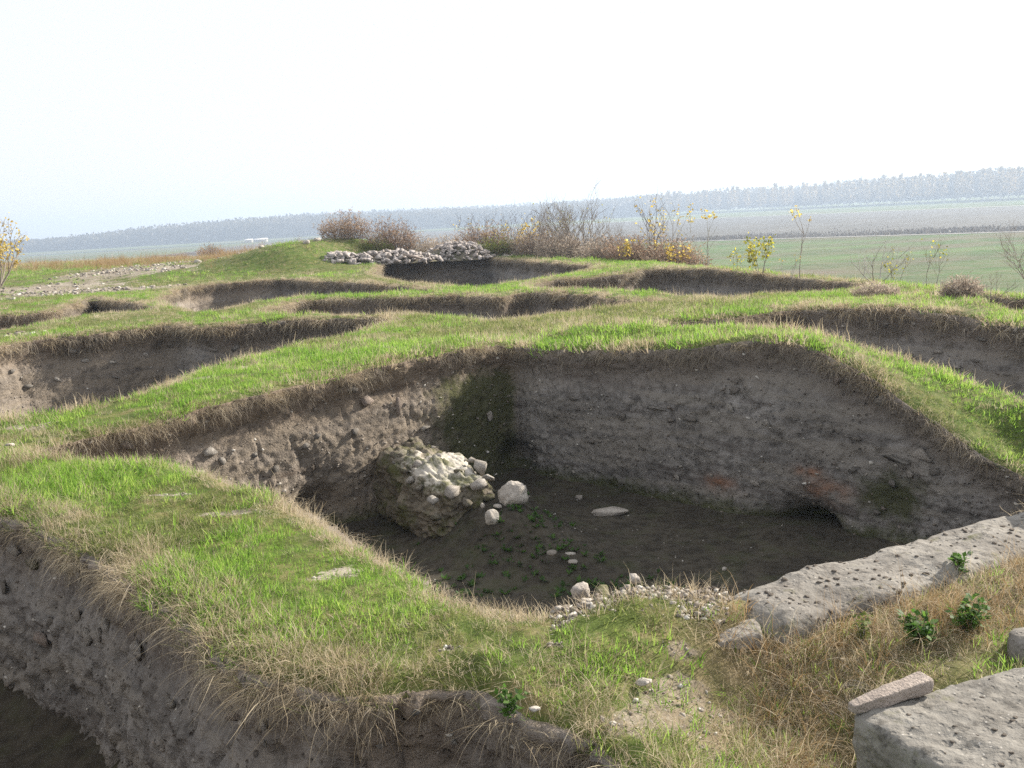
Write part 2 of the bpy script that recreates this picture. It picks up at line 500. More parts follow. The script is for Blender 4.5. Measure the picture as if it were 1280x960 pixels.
# foreground levels on the right, the mound behind, the stone heaps' ground
for px, py, z, r in ((900, 900, -.14, .3), (945, 935, -.42, .24), (1000, 862, -.14, .3), (1060, 800, -.07, .3), (1180, 760, -.06, .35), (985, 792, -.0, .3), (960, 825, -.03, .25), (1060, 768, -.0, .3), (1130, 742, .0, .3), (1195, 708, .0, .3), (1265, 690, .0, .3), (930, 780, .0, .3), (830, 850, -.01, .4), (700, 764, .05, .28), (755, 748, .09, .28), (800, 734, .10, .28), (850, 737, .10, .28), (898, 742, .08, .25), (1010, 960, -.36, .3)):
    g = G(px, py, z); ctrl.append((g[0], g[1], z, r))
for x, y, z, r in ((-8.6, 45, 1.35, 2.2), (-10.5, 46, 1.0, 2.0), (-5.0, 43, .1, 2.0), (-2, 43.5, .05, 2.0), (-14, 47, .5, 3.5), (-25, 55, .4, 8), (-40, 62, .5, 10)):
    ctrl.append((x, y, z, r))
CT = np.array(ctrl)

def ztop(x, y, fine=True):
    x = np.asarray(x, float); y = np.asarray(y, float)
    num = np.zeros(x.shape); den = np.full(x.shape, .04)
    for cx, cy, cz, cr in CT:
        w = np.exp(-((x - cx) ** 2 + (y - cy) ** 2) / (cr * cr))
        num += w * cz; den += w
    z = num / den - .055
    z = z + np.where(y > 12, .025, .045) * n2(x, y, 1.7, 2, 1.7)
    if fine:
        z = z + .020 * n2(x, y, .28, 3, 5.3)
    return z

def _edge_exact(x, y):
    ins = inside(EDGE, x, y)
    d, _, _ = nearest(EDGE, x, y)
    d = np.where(ins, -d, d) + n2(x, y, 3.0, 2, 9.0) * .5
    t = np.clip(d + .8, 0, None)
    return -np.minimum(.42 * t * t / (t + 1.5), 11.5)

_ex = np.arange(-110, 110.1, .5); _ey = np.arange(-40, 125.1, .5)
_a, _b = np.meshgrid(_ex, _ey)
ERAST = _edge_exact(_a.ravel(), _b.ravel()).reshape(_a.shape)
def edge_drop(x, y):
    u = np.clip((np.asarray(x, float) + 110) / .5, 0, len(_ex) - 1.001); v = np.clip((np.asarray(y, float) + 40) / .5, 0, len(_ey) - 1.001)
    i = u.astype(int); j = v.astype(int); u = u - i; v = v - j
    return (ERAST[j, i] * (1 - u) + ERAST[j, i + 1] * u) * (1 - v) + (ERAST[j + 1, i] * (1 - u) + ERAST[j + 1, i + 1] * u) * v

def pit_dist(x, y, names=None):  # distance to the nearest rim (negative inside a pit) and which pit
    best = np.full(np.shape(x), 9.0)
    for p in PITS:
        if names and p['name'] not in names: continue
        m = (x > p['lo'][0] - 1) & (x < p['hi'][0] + 1) & (y > p['lo'][1] - 1) & (y < p['hi'][1] + 1)
        if not m.any(): continue
        d, _, _ = nearest(p['C'], x[m], y[m])
        d = np.where(inside(p['C'], x[m], y[m]), -d, d)
        b = best[m]
        best[m] = np.where(d < b, d, b)
    return best

# bare patches where the soil shows through the turf: px, py, radius along the view x, y
BARE = []
for px, py, rx, ry in ((425, 708, .22, .20), (400, 716, .2, .1), (285, 628, .42, .12), (205, 607, .36, .10), (838, 845, .34, .30), (790, 858, .2, .2), (850, 815, .2, .16), (900, 830, .16, .12), (780, 740, .30, .12), (860, 745, .26, .10), (850, 790, .2, .12),
                       (720, 752, .2, .12), (300, 455, .5, .4), (255, 470, .4, .35), (40, 521, .5, .3), (340, 443, .4, .3), (30, 414, .9, .5), (520, 402, .6, .4), (750, 410, .5, .25), (505, 770, .1, .06), (560, 800, .12, .06), (880, 860, .1, .3), (690, 800, .1, .06), (1030, 425, .3, .3)):
    g = G(px, py); BARE.append((g[0], g[1], rx, ry))
for x, y, rx, ry in ((-20, 38, 7, 3.2), (-15, 35.5, 4.5, 1.8), (-16, 42.5, 4.5, 2.6), (-15, 47, 5.5, 3.0), (-26, 38, 6, 3), (-11.5, 46, 2.5, 1.6), (-19, 33.5, 3, 1.2)):
    BARE.append((x, y, rx, ry))

def turf(x, y):
    x = np.asarray(x, float); y = np.asarray(y, float)
    v = np.full(x.shape, 1.0)
    wob = .75 * n2(x, y, .22, 4, 4.4)
    wob2 = .35 * n2(x, y, 2.5, 3, 4.9)
    for cx, cy, rx, ry in BARE:
        d = np.sqrt(((x - cx) / rx) ** 2 + ((y - cy) / ry) ** 2)
        if rx > 1.5: d = d + wob2 * 1.2
        v = np.minimum(v, np.clip((d + wob - .3) / .9, 0, 1) if rx > 1.5 else np.clip((d * 1.25 + wob * 1.2 - .05) / 1.0, .05, 1))
    return v

def dryness(x, y):
    x = np.asarray(x, float); y = np.asarray(y, float)
    v = np.zeros(x.shape)
    for px, py, r in ((1000, 830, .45), (1100, 790, .5), (1200, 750, .6), (980, 900, .35)):
        g = G(px, py, -.14)
        v = np.maximum(v, np.clip(1.6 - np.hypot(x - g[0], y - g[1]) / r, 0, 1))
    band = np.clip((y - (47 - .55 * (x + 14))) / 5 - .1, 0, 1) * (x < -7)
    v = np.maximum(v, band * np.clip(.75 + .8 * n2(x, y, 3.0, 3, 2.2), 0, 1))
    return v

# ------------------------------------------------------------------ ground sheet
def axis(stops):
    out = [stops[0][0]]
    for (a, s0), (b, s1) in zip(stops[:-1], stops[1:]):
        while out[-1] < b - 1e-6:
            f = (out[-1] - a) / (b - a)
            out.append(min(b, out[-1] + s0 + (s1 - s0) * f))
    return np.array(out)

ys = axis([(-6, .4), (1.6, .10), (3.0, .032), (6.0, .045), (10, .075), (16, .12), (30, .26), (55, .6), (110, 4.0)])
xr = axis([(0, .035), (2.5, .045), (6, .10), (12, .22), (30, .8), (90, 4.0)])
xs = np.concatenate([-xr[:0:-1], xr])
GX, GY = np.meshgrid(xs, ys)
sh = GX.shape
gx, gy = GX.ravel().copy(), GY.ravel().copy()
ed = edge_drop(gx, gy)
ins_any = np.zeros(gx.shape, bool)
for p in PITS:
    m = np.where((gx > p['lo'][0] - .1) & (gx < p['hi'][0] + .1) & (gy > p['lo'][1] - .1) & (gy < p['hi'][1] + .1))[0]
    if not len(m): continue
    i = m[inside(p['C'], gx[m], gy[m])]
    ins_any[i] = True
ii = ins_any.reshape(sh)
dead = ii[:-1, :-1] & ii[1:, :-1] & ii[:-1, 1:] & ii[1:, 1:]
nr, nc = sh
idx = np.arange(nr * nc).reshape(sh)
quads = np.stack([idx[:-1, :-1], idx[:-1, 1:], idx[1:, 1:], idx[1:, :-1]], -1)[~dead]
used = np.zeros(nr * nc, bool); used[quads.ravel()] = True
rimv = np.where(ins_any & used)[0]
for p in PITS:                     # draw the last inner ring of vertices out to the rim
    m = rimv[inside(p['C'], gx[rimv], gy[rimv])]
    if not len(m): continue
    _, bx, by = nearest(p['C'], gx[m], gy[m])
    gx[m], gy[m] = bx, by
pd = pit_dist(gx, gy)
gz = ztop(gx, gy) + ed
gz -= .07 * np.clip(1 - np.abs(pd) / .16, 0, 1) ** 2
rag = (n2(gx, gy, .12, 2, 8.8)) * .02 * (np.hypot(gx, gy) < 12)
gz += np.where(turf(gx, gy) < .5, rag * .4, rag)
tf = turf(gx, gy)
dr = dryness(gx, gy)
dr = np.maximum(dr, np.clip(.7 - ed * .1, 0, 1) * (ed < -.4))
GZ = gz.reshape(sh)
def gmesh(x, y):
    i = np.clip(np.searchsorted(xs, x) - 1, 0, len(xs) - 2); j = np.clip(np.searchsorted(ys, y) - 1, 0, len(ys) - 2)
    u = np.clip((x - xs[i]) / (xs[i + 1] - xs[i]), 0, 1); v = np.clip((y - ys[j]) / (ys[j + 1] - ys[j]), 0, 1)
    return (GZ[j, i] * (1 - u) + GZ[j, i + 1] * u) * (1 - v) + (GZ[j + 1, i] * (1 - u) + GZ[j + 1, i + 1] * u) * v
remap = -np.ones(nr * nc, int); keep = np.where(used)[0]; remap[keep] = np.arange(len(keep))
me = mesh_np('ground', np.stack([gx, gy, gz], 1)[keep], remap[quads], None, M['ground'], True, {'turf': tf[keep], 'dry': dr[keep] * .8})
ground = link('ground', me)
tag(ground, kind='structure')

# ------------------------------------------------------------------ cut walls and floors of the pits
DENTS = [(V(1008, 678, *A_B), .34, .95), (np.array([-2.30, 11.35, -1.62]), .34, .5), (np.array([.02, 13.7, -1.62]), .22, .3), (V(1120, 640, *A_B), .45, .10)]
for px, py in ((880, 520), (905, 545), (920, 480), (927, 497), (840, 520), (1040, 550), (770, 525), (1075, 570), (990, 530)):
    DENTS.append((V(px, py, *A_B), .05 + .03 * ((px * 7) % 5) / 5, .06))
for px, py in ((240, 560), (330, 540), (420, 520), (150, 540), (380, 575)):
    DENTS.append((V(px, py, *A_L), .12, .05))
RED = [(V(1032, 612, *A_B), .28), (V(905, 603, *A_B), .20), (V(1010, 590, *A_B), .16)]
WALLS = {}
for p in PITS:
    S, N, depth, step = p['S'], p['N'], p['depth'], p['step']
    n = len(S)
    rows = max(8, int(depth / (step * 1.05)))
    zt = ztop(S[:, 0], S[:, 1]) + edge_drop(S[:, 0], S[:, 1]) - .05
    zf = np.full(n, -depth)
    vis = np.ones(n, bool)
    tt = np.linspace(0, 1, rows + 1)
    Z = zt[:, None] + (zf - .04 - zt)[:, None] * tt[None]
    X = np.repeat(S[:, :1], rows + 1, 1); Y = np.repeat(S[:, 1:], rows + 1, 1)
    dep = zt[:, None] - Z
    batter = {'A': .07, 'J': .16}.get(p['name'], .2)
    off = batter * tt[None] * np.ones((n, 1)) - .02
    Q = np.stack([X, Y, Z], -1)
    turfm = np.exp(-(dep / .16) ** 2)
    off = off + .045 * fbm(Q / .6 + 5, 3) + .018 * fbm(Q / .16 + 9, 3) + turfm * .05 * (1 + fbm(Q / .09 + 2, 2)) - .07 * np.exp(-((dep - .36) / .16) ** 2)
    if step < .06:
        cl = fbm(Q / .055 + 3, 2)
        off = off + .026 * np.clip(cl, -.15, 1) + .014 * fbm(Q / .024, 2)
        crack = np.abs(fbm(Q * np.array([1, 1, .35]) / .3 + 31, 3))
        off = off - (.055 if p['name'] == 'J' else .03) * np.clip(1 - crack / .05, 0, 1)
    off = off - p['lip'][:, None] * (1 - np.exp(-(dep / .30) ** 2))
    if p['name'] == 'J':
        off = off + .05 * np.clip(fbm(Q / .13 + 77, 3), -.1, 1) + .02 * np.clip(fbm(Q / .05 + 55, 2), 0, 1)
    off = off + (.03 if p['name'] == 'A' else .10) * np.clip(tt[None] - .88, 0, 1) / .12 * (.5 + .5 * fbm(Q / .4 + 7, 2))
    if p['name'] == 'A':
        for c, r, d in DENTS:
            w = np.exp(-np.sum((Q - c) ** 2, -1) / (r * r))
            off = off - d * w
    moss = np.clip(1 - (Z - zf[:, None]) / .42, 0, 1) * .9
    burnt = np.zeros_like(Z)
    if p['name'] == 'A':
        for c, r in RED:
            burnt = np.maximum(burnt, np.exp(-np.sum(((Q - c) / np.array([1, 1, .45])) ** 2, -1) / (r * r)) * np.clip(.55 + 1.2 * fbm(Q / .12, 3), 0, 1))
        cor = np.hypot(X + .3, Y - 13.5)
        moss = np.maximum(moss, np.clip(1.35 - cor / 1.35, 0, .85) * np.clip(dep / .5, 0, 1) * np.clip((N[:, 0] - N[:, 1] * .6) * 1.3, 0.08, 1)[:, None])
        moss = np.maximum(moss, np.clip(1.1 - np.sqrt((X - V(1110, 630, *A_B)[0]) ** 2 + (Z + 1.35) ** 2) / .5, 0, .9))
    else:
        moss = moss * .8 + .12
    if p['name'] == 'J':
        moss = moss * .35
    X = X + N[:, :1] * off; Y = Y + N[:, 1:] * off
    # a skirt row reaching back under the turf closes the seam
    Xs = np.concatenate([(S[:, 0] - N[:, 0] * .10)[:, None], X], 1); Ys = np.concatenate([(S[:, 1] - N[:, 1] * .10)[:, None], Y], 1)
    Zs = np.concatenate([(zt - .02)[:, None], Z], 1)
    mo = np.concatenate([moss[:, :1], moss], 1); brn = np.clip((N[:, 0] - N[:, 1]) / 1.414 * 1.6 - .5, 0, 1)[:, None] * np.ones((1, rows + 2)); de = np.concatenate([dep[:, :1], dep], 1); bu = np.concatenate([burnt[:, :1], burnt], 1)
    rr = rows + 2
    idx = np.arange(n * rr).reshape(n, rr); nx = np.roll(idx, -1, 0)
    q = np.stack([idx[:, :-1], idx[:, 1:], nx[:, 1:], nx[:, :-1]], -1).reshape(-1, 4)
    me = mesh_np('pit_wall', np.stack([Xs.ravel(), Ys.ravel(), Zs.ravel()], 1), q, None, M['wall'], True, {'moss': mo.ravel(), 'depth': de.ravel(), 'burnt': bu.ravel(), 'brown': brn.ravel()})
    w = link('pit_wall', me); tag(w, kind='structure')
    WALLS[p['name']] = dict(o=w, X=X, Y=Y, Z=Z, N=N, zt=zt, rows=rows)
    # floor
    fs = .05 if p['name'] in 'AJ' else .10 if p['name'] in 'GB' else .25
    ax = np.arange(p['lo'][0] - .5, p['hi'][0] + .5 + fs, fs); ay = np.arange(p['lo'][1] - .5, p['hi'][1] + .5 + fs, fs)
    FX, FY = np.meshgrid(ax, ay)
    fx, fy = FX.ravel(), FY.ravel()
    d, _, _ = nearest(p['C'], fx, fy)
    okv = (inside(p['C'], fx, fy) | (d < .45)).reshape(FX.shape)
    fz = -depth + .022 * n2(fx, fy, 1.3, 2, 2.0) + .003 * n2(fx, fy, .15, 2, 3.0)
    if p['name'] == 'A':          # spoil fallen off the end of the ruined wall
        g = np.exp(-(((fx + .25) / .62) ** 2 + ((fy - 10.75) / .75) ** 2))
        fz = fz + .60 * g * (1 + .35 * n2(fx, fy, .3, 3, 6.0))
        fz = fz + .16 * np.exp(-(((fx - .35) / .55) ** 2 + ((fy - 10.0) / .5) ** 2))
        h = V(1000, 684, *A_B)
        fz = fz + .10 * np.exp(-((fx - h[0] + .3) ** 2 + (fy - h[1] + .3) ** 2) / .12)
        fz = fz + .07 * np.clip(1 - d / .35, 0, 1) ** 2 * (.6 + .6 * n2(fx, fy, .35, 2, 1.0)) * (1 - np.exp(-((fx - h[0]) ** 2 + (fy - h[1]) ** 2) / .16))
        floorA = (ax, ay, fz.reshape(FX.shape))
    else:
        fz = fz + .25 * np.clip(1 - d / .5, 0, 1) ** 2
    idx = np.arange(FX.size).reshape(FX.shape)
    okc = okv[:-1, :-1] & okv[1:, :-1] & okv[:-1, 1:] & okv[1:, 1:]
    q = np.stack([idx[:-1, :-1], idx[:-1, 1:], idx[1:, 1:], idx[1:, :-1]], -1)[okc]
    us = np.unique(q); rm = -np.ones(FX.size, int); rm[us] = np.arange(len(us))
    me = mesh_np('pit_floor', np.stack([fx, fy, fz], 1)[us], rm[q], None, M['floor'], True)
    tag(link('pit_floor', me), kind='structure')

def floor_z(x, y):
    ax, ay, F = floorA
    i = int(np.clip((x - ax[0]) / .05, 0, len(ax) - 1)); j = int(np.clip((y - ay[0]) / .05, 0, len(ay) - 1))
    return float(F[j, i])

def gzat(x, y):
    x = np.atleast_1d(np.asarray(x, float)); y = np.atleast_1d(np.asarray(y, float))
    return ztop(x, y) + edge_drop(x, y)

# ------------------------------------------------------------------ rocks
def hull(seed, n=12, sx=1, sy=1, sz=1, boxy=.8):
    rg = np.random.default_rng(seed)
    bm = bmesh.new()
    for _ in range(n):
        v = rg.normal(size=3); v /= np.linalg.norm(v)
        b = v / np.max(np.abs(v))
        v = v * (1 - boxy) + b * boxy
        v = v * rg.uniform(.85, 1.05)
        bm.verts.new((v[0] * sx * .5, v[1] * sy * .5, v[2] * sz * .5))
    r = bmesh.ops.convex_hull(bm, input=bm.verts)
    bmesh.ops.delete(bm, geom=[e for e in r['geom_interior'] if isinstance(e, bmesh.types.BMVert)], context='VERTS')
    bm.verts.index_update()
    Vv = np.array([v.co[:] for v in bm.verts]); F = [[v.index for v in f.verts] for f in bm.faces]
    bm.free()
    return Vv, F

def hull_mesh(name, seed, mat, **k):
    Vv, F = hull(seed, **k)
    m = MB(); m.add(Vv, F)
    return m.mesh(name, mat)

def boulder(name, seed, mat, sx, sy, sz, boxy=.4, sub=3, rough=.08):   # weathered rock: icosphere carried to a box, cut and pitted
    bm = bmesh.new()
    bmesh.ops.create_icosphere(bm, subdivisions=sub, radius=1)
    Vv = np.array([v.co[:] for v in bm.verts]); F = [[v.index for v in f.verts] for f in bm.faces]
    bm.free()
    rg = np.random.default_rng(seed)
    b = Vv / np.max(np.abs(Vv), 1)[:, None]
    Vv = Vv * (1 - boxy) + b * boxy
    for _ in range(6):             # chipped flats
        n = rg.normal(size=3); n /= np.linalg.norm(n); c = rg.uniform(.72, .95)
        d = Vv @ n - c
        Vv = Vv - np.clip(d, 0, None)[:, None] * n * .9
    o = rg.uniform(0, 50)
    r = 1 + rough * fbm(Vv * 1.6 + o, 3) * 1.6 + rough * .6 * fbm(Vv * 5 + o, 3)
    Vv = Vv * r[:, None] * np.array([sx, sy, sz]) * .5
    m = MB(); m.add(Vv, F)
    return m.mesh(name, mat, True)

def put(name, me, loc, rot, label, cat, group=None):
    o = link(name, me, None, loc, rot)
    tag(o, label, cat, group)
    return o

def proj(p):
    d = np.asarray(p, float) - np.array([0, 0, CZ])
    x, y, z = d @ CR, d @ CU, d @ FW
    return 640 + FPX * x / z, 480 - FPX * y / z, z

def W(px, py, y):                # point of the view ray at distance y along +Y
    d = ray(px, py); t = y / d[1]
    return np.array([d[0] * t, y, CZ + d[2] * t])

def wall_at(nm, px, py):
    w = WALLS[nm]
    Pp = np.stack([w['X'], w['Y'], w['Z']], -1)
    Pf = Pp.reshape(-1, 3)
    a, b, z = proj(Pf)
    d = np.hypot(a - px, b - py)
    d = np.where(z > .5, d, 1e9)
    near = np.where(d < max(6, d.min() + 2))[0]
    i = near[np.argmin(z[near])]
    return Pf[i], w['N'][i // Pp.shape[1]]

HULLS = {}
def hm(kind, mat, n=8, **k):
    key = kind + mat.name
    if key not in HULLS:
        HULLS[key] = [hull_mesh(kind, 11 * i + 3 + len(HULLS) * 101, mat, **k) for i in range(n)]
    return HULLS[key]

rng = random.Random(5)
nr_ = np.random.default_rng(8)

# ------------------------------------------------------------------ stones set in the cut walls (parts of the walls)
def wall_stones(nm, lst):
    for px, py, w_, h_, mt in lst:
        p, N = wall_at(nm, px, py)
        dist = float(np.linalg.norm(p - np.array([0, 0, CZ])))
        m = dist / FPX
        pool = hm('stone', M[mt])
        o = link('stone', rng.choice(pool), WALLS[nm]['o'], (p[0] + N[0] * .012, p[1] + N[1] * .012, p[2]),
                 (rng.uniform(-.2, .2), rng.uniform(-.25, .25), math.atan2(N[1], N[0]) + math.pi / 2 + rng.uniform(-.3, .3)), (w_ * m * 1.25, w_ * m * .6, h_ * m * 1.25))

wall_stones('A', [(463, 497, 20, 12, 'pinkish'), (441, 494, 14, 8, 'rock'), (503, 507, 10, 20, 'pinkish'), (537, 533, 13, 8, 'pale'), (447, 533, 10, 7, 'rock'), (616, 521, 7, 11, 'pale'), (268, 566, 16, 10, 'pale'), (162, 560, 12, 9, 'pinkish'),
                  (280, 574, 9, 9, 'pale'), (1150, 572, 24, 20, 'pale'), (1134, 588, 9, 8, 'pale'), (1164, 592, 10, 8, 'rock'), (1110, 607, 8, 10, 'rock'), (941, 605, 13, 7, 'pale'), (843, 598, 8, 7, 'pale'), (858, 527, 16, 7, 'rock'), (835, 525, 14, 6, 'rock'),
                  (818, 514, 24, 6, 'rock'), (876, 559, 20, 6, 'rock'), (954, 528, 9, 6, 'pale'), (1066, 546, 14, 5, 'rock'), (1115, 574, 30, 6, 'rock'), (909, 512, 9, 10, 'pale'), (867, 496, 5, 8, 'pale'), (713, 495, 12, 7, 'rock'), (774, 523, 10, 8, 'rock'),
                  (1098, 503, 20, 11, 'rock'), (915, 484, 14, 9, 'rock'), (1043, 473, 12, 12, 'pinkish'), (660, 560, 7, 5, 'pale'), (386, 560, 9, 6, 'pale'), (350, 585, 8, 8, 'rock'), (322, 568, 9, 6, 'rock'), (400, 545, 9, 6, 'rock'), (1090, 640, 9, 7, 'rock'), (1060, 590, 10, 6, 'rock'), (690, 520, 8, 5, 'rock'), (735, 555, 8, 5, 'rock')])
wall_stones('J', [(22, 692, 12, 12, 'pale'), (98, 722, 12, 20, 'pale'), (40, 708, 20, 12, 'mossy'), (94, 764, 12, 12, 'pale'), (130, 780, 18, 14, 'pale'), (120, 792, 10, 16, 'pale'), (174, 809, 28, 9, 'pale'), (108, 800, 12, 18, 'pale'), (80, 712, 16, 14, 'mossy'), (275, 828, 10, 10, 'pale'), (292, 900, 18, 16, 'pinkish'),
                  (325, 905, 12, 12, 'pale'), (60, 770, 14, 10, 'rock'), (5, 735, 10, 14, 'rock'), (330, 925, 10, 10, 'pale'), (215, 880, 12, 10, 'pale'), (50, 800, 20, 14, 'pinkish'), (440, 900, 9, 7, 'pale'), (520, 885, 10, 7, 'rock'), (570, 920, 9, 6, 'pale'), (480, 935, 8, 6, 'pale')])
wall_stones('B', [(95, 441, 10, 6, 'pale'), (145, 449, 8, 4, 'pale'), (187, 441, 7, 5, 'pale'), (265, 434, 12, 6, 'rock'), (75, 473, 7, 5, 'pale'), (40, 486, 9, 5, 'rock'), (298, 431, 12, 6, 'rock'), (355, 404, 10, 4, 'rock'), (110, 446, 8, 5, 'pale'), (20, 465, 7, 4, 'rock'), (150, 470, 8, 5, 'rock')])
wall_stones('G', [(1192, 461, 12, 5, 'pale'), (1101, 406, 10, 6, 'rock'), (1170, 442, 9, 4, 'pale'), (1140, 408, 5, 4, 'pale'), (1265, 410, 6, 5, 'pale'), (1225, 426, 12, 5, 'rock'), (1217, 447, 8, 4, 'rock'), (1255, 470, 8, 4, 'rock')])

def wall_grit(nm, count, s0, s1):          # countless small chips in the soil: one part per wall
    w = WALLS[nm]; m = MB()
    pool = [hull(700 + i, n=8) for i in range(6)]
    ni, nk = w['X'].shape
    for _ in range(count):
        i = rng.randrange(ni); k = rng.randrange(2, nk)
        p = np.array([w['X'][i, k], w['Y'][i, k], w['Z'][i, k]])
        if p[1] < -1 or abs(p[0]) > .62 * p[1] + 1.5 or w['N'][i] @ np.array([p[0], p[1]]) > .15 * np.hypot(p[0], p[1]): continue
        s = s0 + (s1 - s0) * rng.random() ** 3
        Vv, F = rng.choice(pool)
        a = rng.uniform(0, 6.28); c, sn = math.cos(a), math.sin(a)
        Vr = np.stack([Vv[:, 0] * c - Vv[:, 1] * sn, Vv[:, 0] * sn + Vv[:, 1] * c, Vv[:, 2] * .7], 1) * s
        m.add(Vr + p, F, rng.random())
    o = m.build('soil_grit', M['grit'], w['o'])
    tag(o, kind='stuff')

t = NT('soil_grit'); c = t.ramp(t.attr('tint'), [(.0, (.14, .115, .095)), (.45, (.24, .21, .18)), (.8, (.34, .31, .27)), (.97, (.55, .52, .47))])
M['grit'] = t.bsdf(c, .95)
for nm, c_, a, b in (('A', 3800, .010, .07), ('J', 3600, .006, .045), ('B', 1500, .015, .07), ('G', 1500, .015, .07)):
    wall_grit(nm, c_, a, b)

# ------------------------------------------------------------------ worn masonry blocks
def worn_box(name, o, u, v, h, mat, cuts=24, pw=7.0, rough=.03, seed=0.0, fine=.3, taper=None, parent=None):
    """o: one corner on the top plane; u, v: edge vectors; h: height downwards."""
    bm = bmesh.new()
    bmesh.ops.create_cube(bm, size=2)
    bmesh.ops.subdivide_edges(bm, edges=bm.edges[:], cuts=cuts, use_grid_fill=True)
    Vv = np.array([q.co[:] for q in bm.verts]); F = [[q.index for q in f.verts] for f in bm.faces]
    bm.free()
    nrm = np.power(np.sum(np.abs(Vv) ** pw, 1), 1 / pw)
    Vv = Vv / nrm[:, None]
    if taper: Vv = taper(Vv)
    o = np.asarray(o, float); u = np.asarray(u, float); v = np.asarray(v, float)
    Pp = o + u * (Vv[:, :1] + 1) / 2 + v * (Vv[:, 1:2] + 1) / 2
    Pp[:, 2] += (Vv[:, 2] - 1) / 2 * h
    ctr = o + (u + v) / 2 - np.array([0, 0, h / 2])
    n = Pp - ctr
    uu = u / np.linalg.norm(u); vv = v / np.linalg.norm(v)
    n = (uu[None] * Vv[:, :1] ** 5 + vv[None] * Vv[:, 1:2] ** 5 + np.array([[0, 0, 1]]) * Vv[:, 2:3] ** 5)
    n /= np.linalg.norm(n, axis=1)[:, None] + 1e-6
    d = fbm(Pp / .35 + seed, 3) * rough + fbm(Pp / .07 + seed, 3) * rough * fine + fbm(Pp / .025 + seed, 2) * rough * fine * .5
    Pp = Pp + n * d[:, None]
    m = MB(); m.add(Pp - ctr, F)
    ob = link(name, m.mesh(name, mat, True), parent, tuple(ctr))
    return ob, Pp, ctr, n

# the ruined wall standing in the main pit
t = NT('mud_plaster')
Pn = t.pos()
c, h = soil_nodes(t, Pn, (.25, .215, .165), (.15, .13, .10), 1.4)
cr = t.math('ADD', t.attr('tint'), t.math('MULTIPLY', t.math('SUBTRACT', t.noise(Pn, 14.0, 6, .75), .5), 2.2))
c = t.mix(t.ramp(cr, [(.4, 0), (.62, .9)]), c, (.50, .46, .40))
g = t.noise(Pn, 4.0, 5, .7)
c = t.mix(t.ramp(g, [(.46, 0), (.62, .85)]), c, (.075, .080, .026))
M['mud'] = t.bsdf(c, .95, t.bump(h, .7, .02), .1)
ax = np.array([.47, -.88, 0.0]); ax /= np.linalg.norm(ax)
sd = np.array([.88, .47, 0.0]); sd /= np.linalg.norm(sd)
st = np.array([-1.50, 12.36, -1.0]) - ax * .7 - sd * .38
def stub_taper(Q):
    Q = Q.copy()
    e = (Q[:, 0] + 1) / 2
    up = Q[:, 2] > -.2
    Q[:, 2] = Q[:, 2] - np.where(up, .22 * np.clip(e - .55, 0, 1) ** 1.5 * 2.0, 0)
    Q[:, 1] *= 1 + .20 * (1 - Q[:, 2]) * .5
    return Q
ruin = empty('ruined_wall', (-1.0, 11.5, -1.77))
tag(ruin, 'stub of an old stone wall capped with moss and rubble on the pit floor', 'wall')
core, cp, cc, cn = worn_box('core', st - np.array([-1.0, 11.5, -1.77]), ax * 2.75, sd * .76, .85, M['mud'], 44, 4.5, .13, 3.0, .55, stub_taper, ruin)
core.data.attributes['tint'].data.foreach_set('value', (np.clip(((cp - (st - np.array([-1.0, 11.5, -1.77]))) @ ax - 1.0) / 1.3, 0, .78) * np.clip(cn[:, 2] * 1.4 + .25, 0, 1)).astype(np.float32))
topv = cp[(cn[:, 2] > .75)]
for k in range(24):
    p = topv[nr_.integers(len(topv))]
    e = (p - (st - np.array([-1.0, 11.5, -1.77]))) @ ax
    if e < .55: continue
    big = rng.random() < .35
    s = rng.uniform(.18, .30) if big else rng.uniform(.08, .14)
    o = link('stone', rng.choice(hm('stone', M['pale'] if (e > 1.9 and rng.random() < .6) or rng.random() < .15 else M['mossy'])), ruin, (p[0], p[1], p[2] - s * .12), (rng.uniform(-.3, .3), rng.uniform(-.3, .3), rng.uniform(0, 6.3)), (s, s * rng.uniform(.6, .9), s * rng.uniform(.4, .6)))
for a, b, hgt, s, mt in ((1.35, -.40, -.13, .20, 'pale'), (1.62, -.42, -.16, .16, 'mossy'), (2.0, -.42, -.22, .24, 'pale'), (2.05, -.2, -.16, .30, 'pale'), (2.06, .08, -.12, .34, 'pale'), (2.0, .28, -.1, .26, 'pale'), (2.06, -.05, -.30, .22, 'rock'), (2.08, .22, -.30, .2, 'rock'), (1.75, .30, -.02, .34, 'pale'), (1.5, .34, -.01, .24, 'pale'), (1.1, -.36, -.08, .16, 'rock'), (2.0, -.40, -.42, .18, 'mossy')):
    s *= .72; mt = 'mossy' if mt == 'rock' else mt
    p = np.array([-1.5, 12.36, -1.0]) + ax * (a) + sd * b + np.array([0, 0, hgt]) - np.array([-1.0, 11.5, -1.77])
    link('stone', rng.choice(hm('stone', M[mt])), ruin, tuple(p), (rng.uniform(-.3, .3), rng.uniform(-.3, .3), rng.uniform(0, 6.3)), (s, s * .8, s * .65))

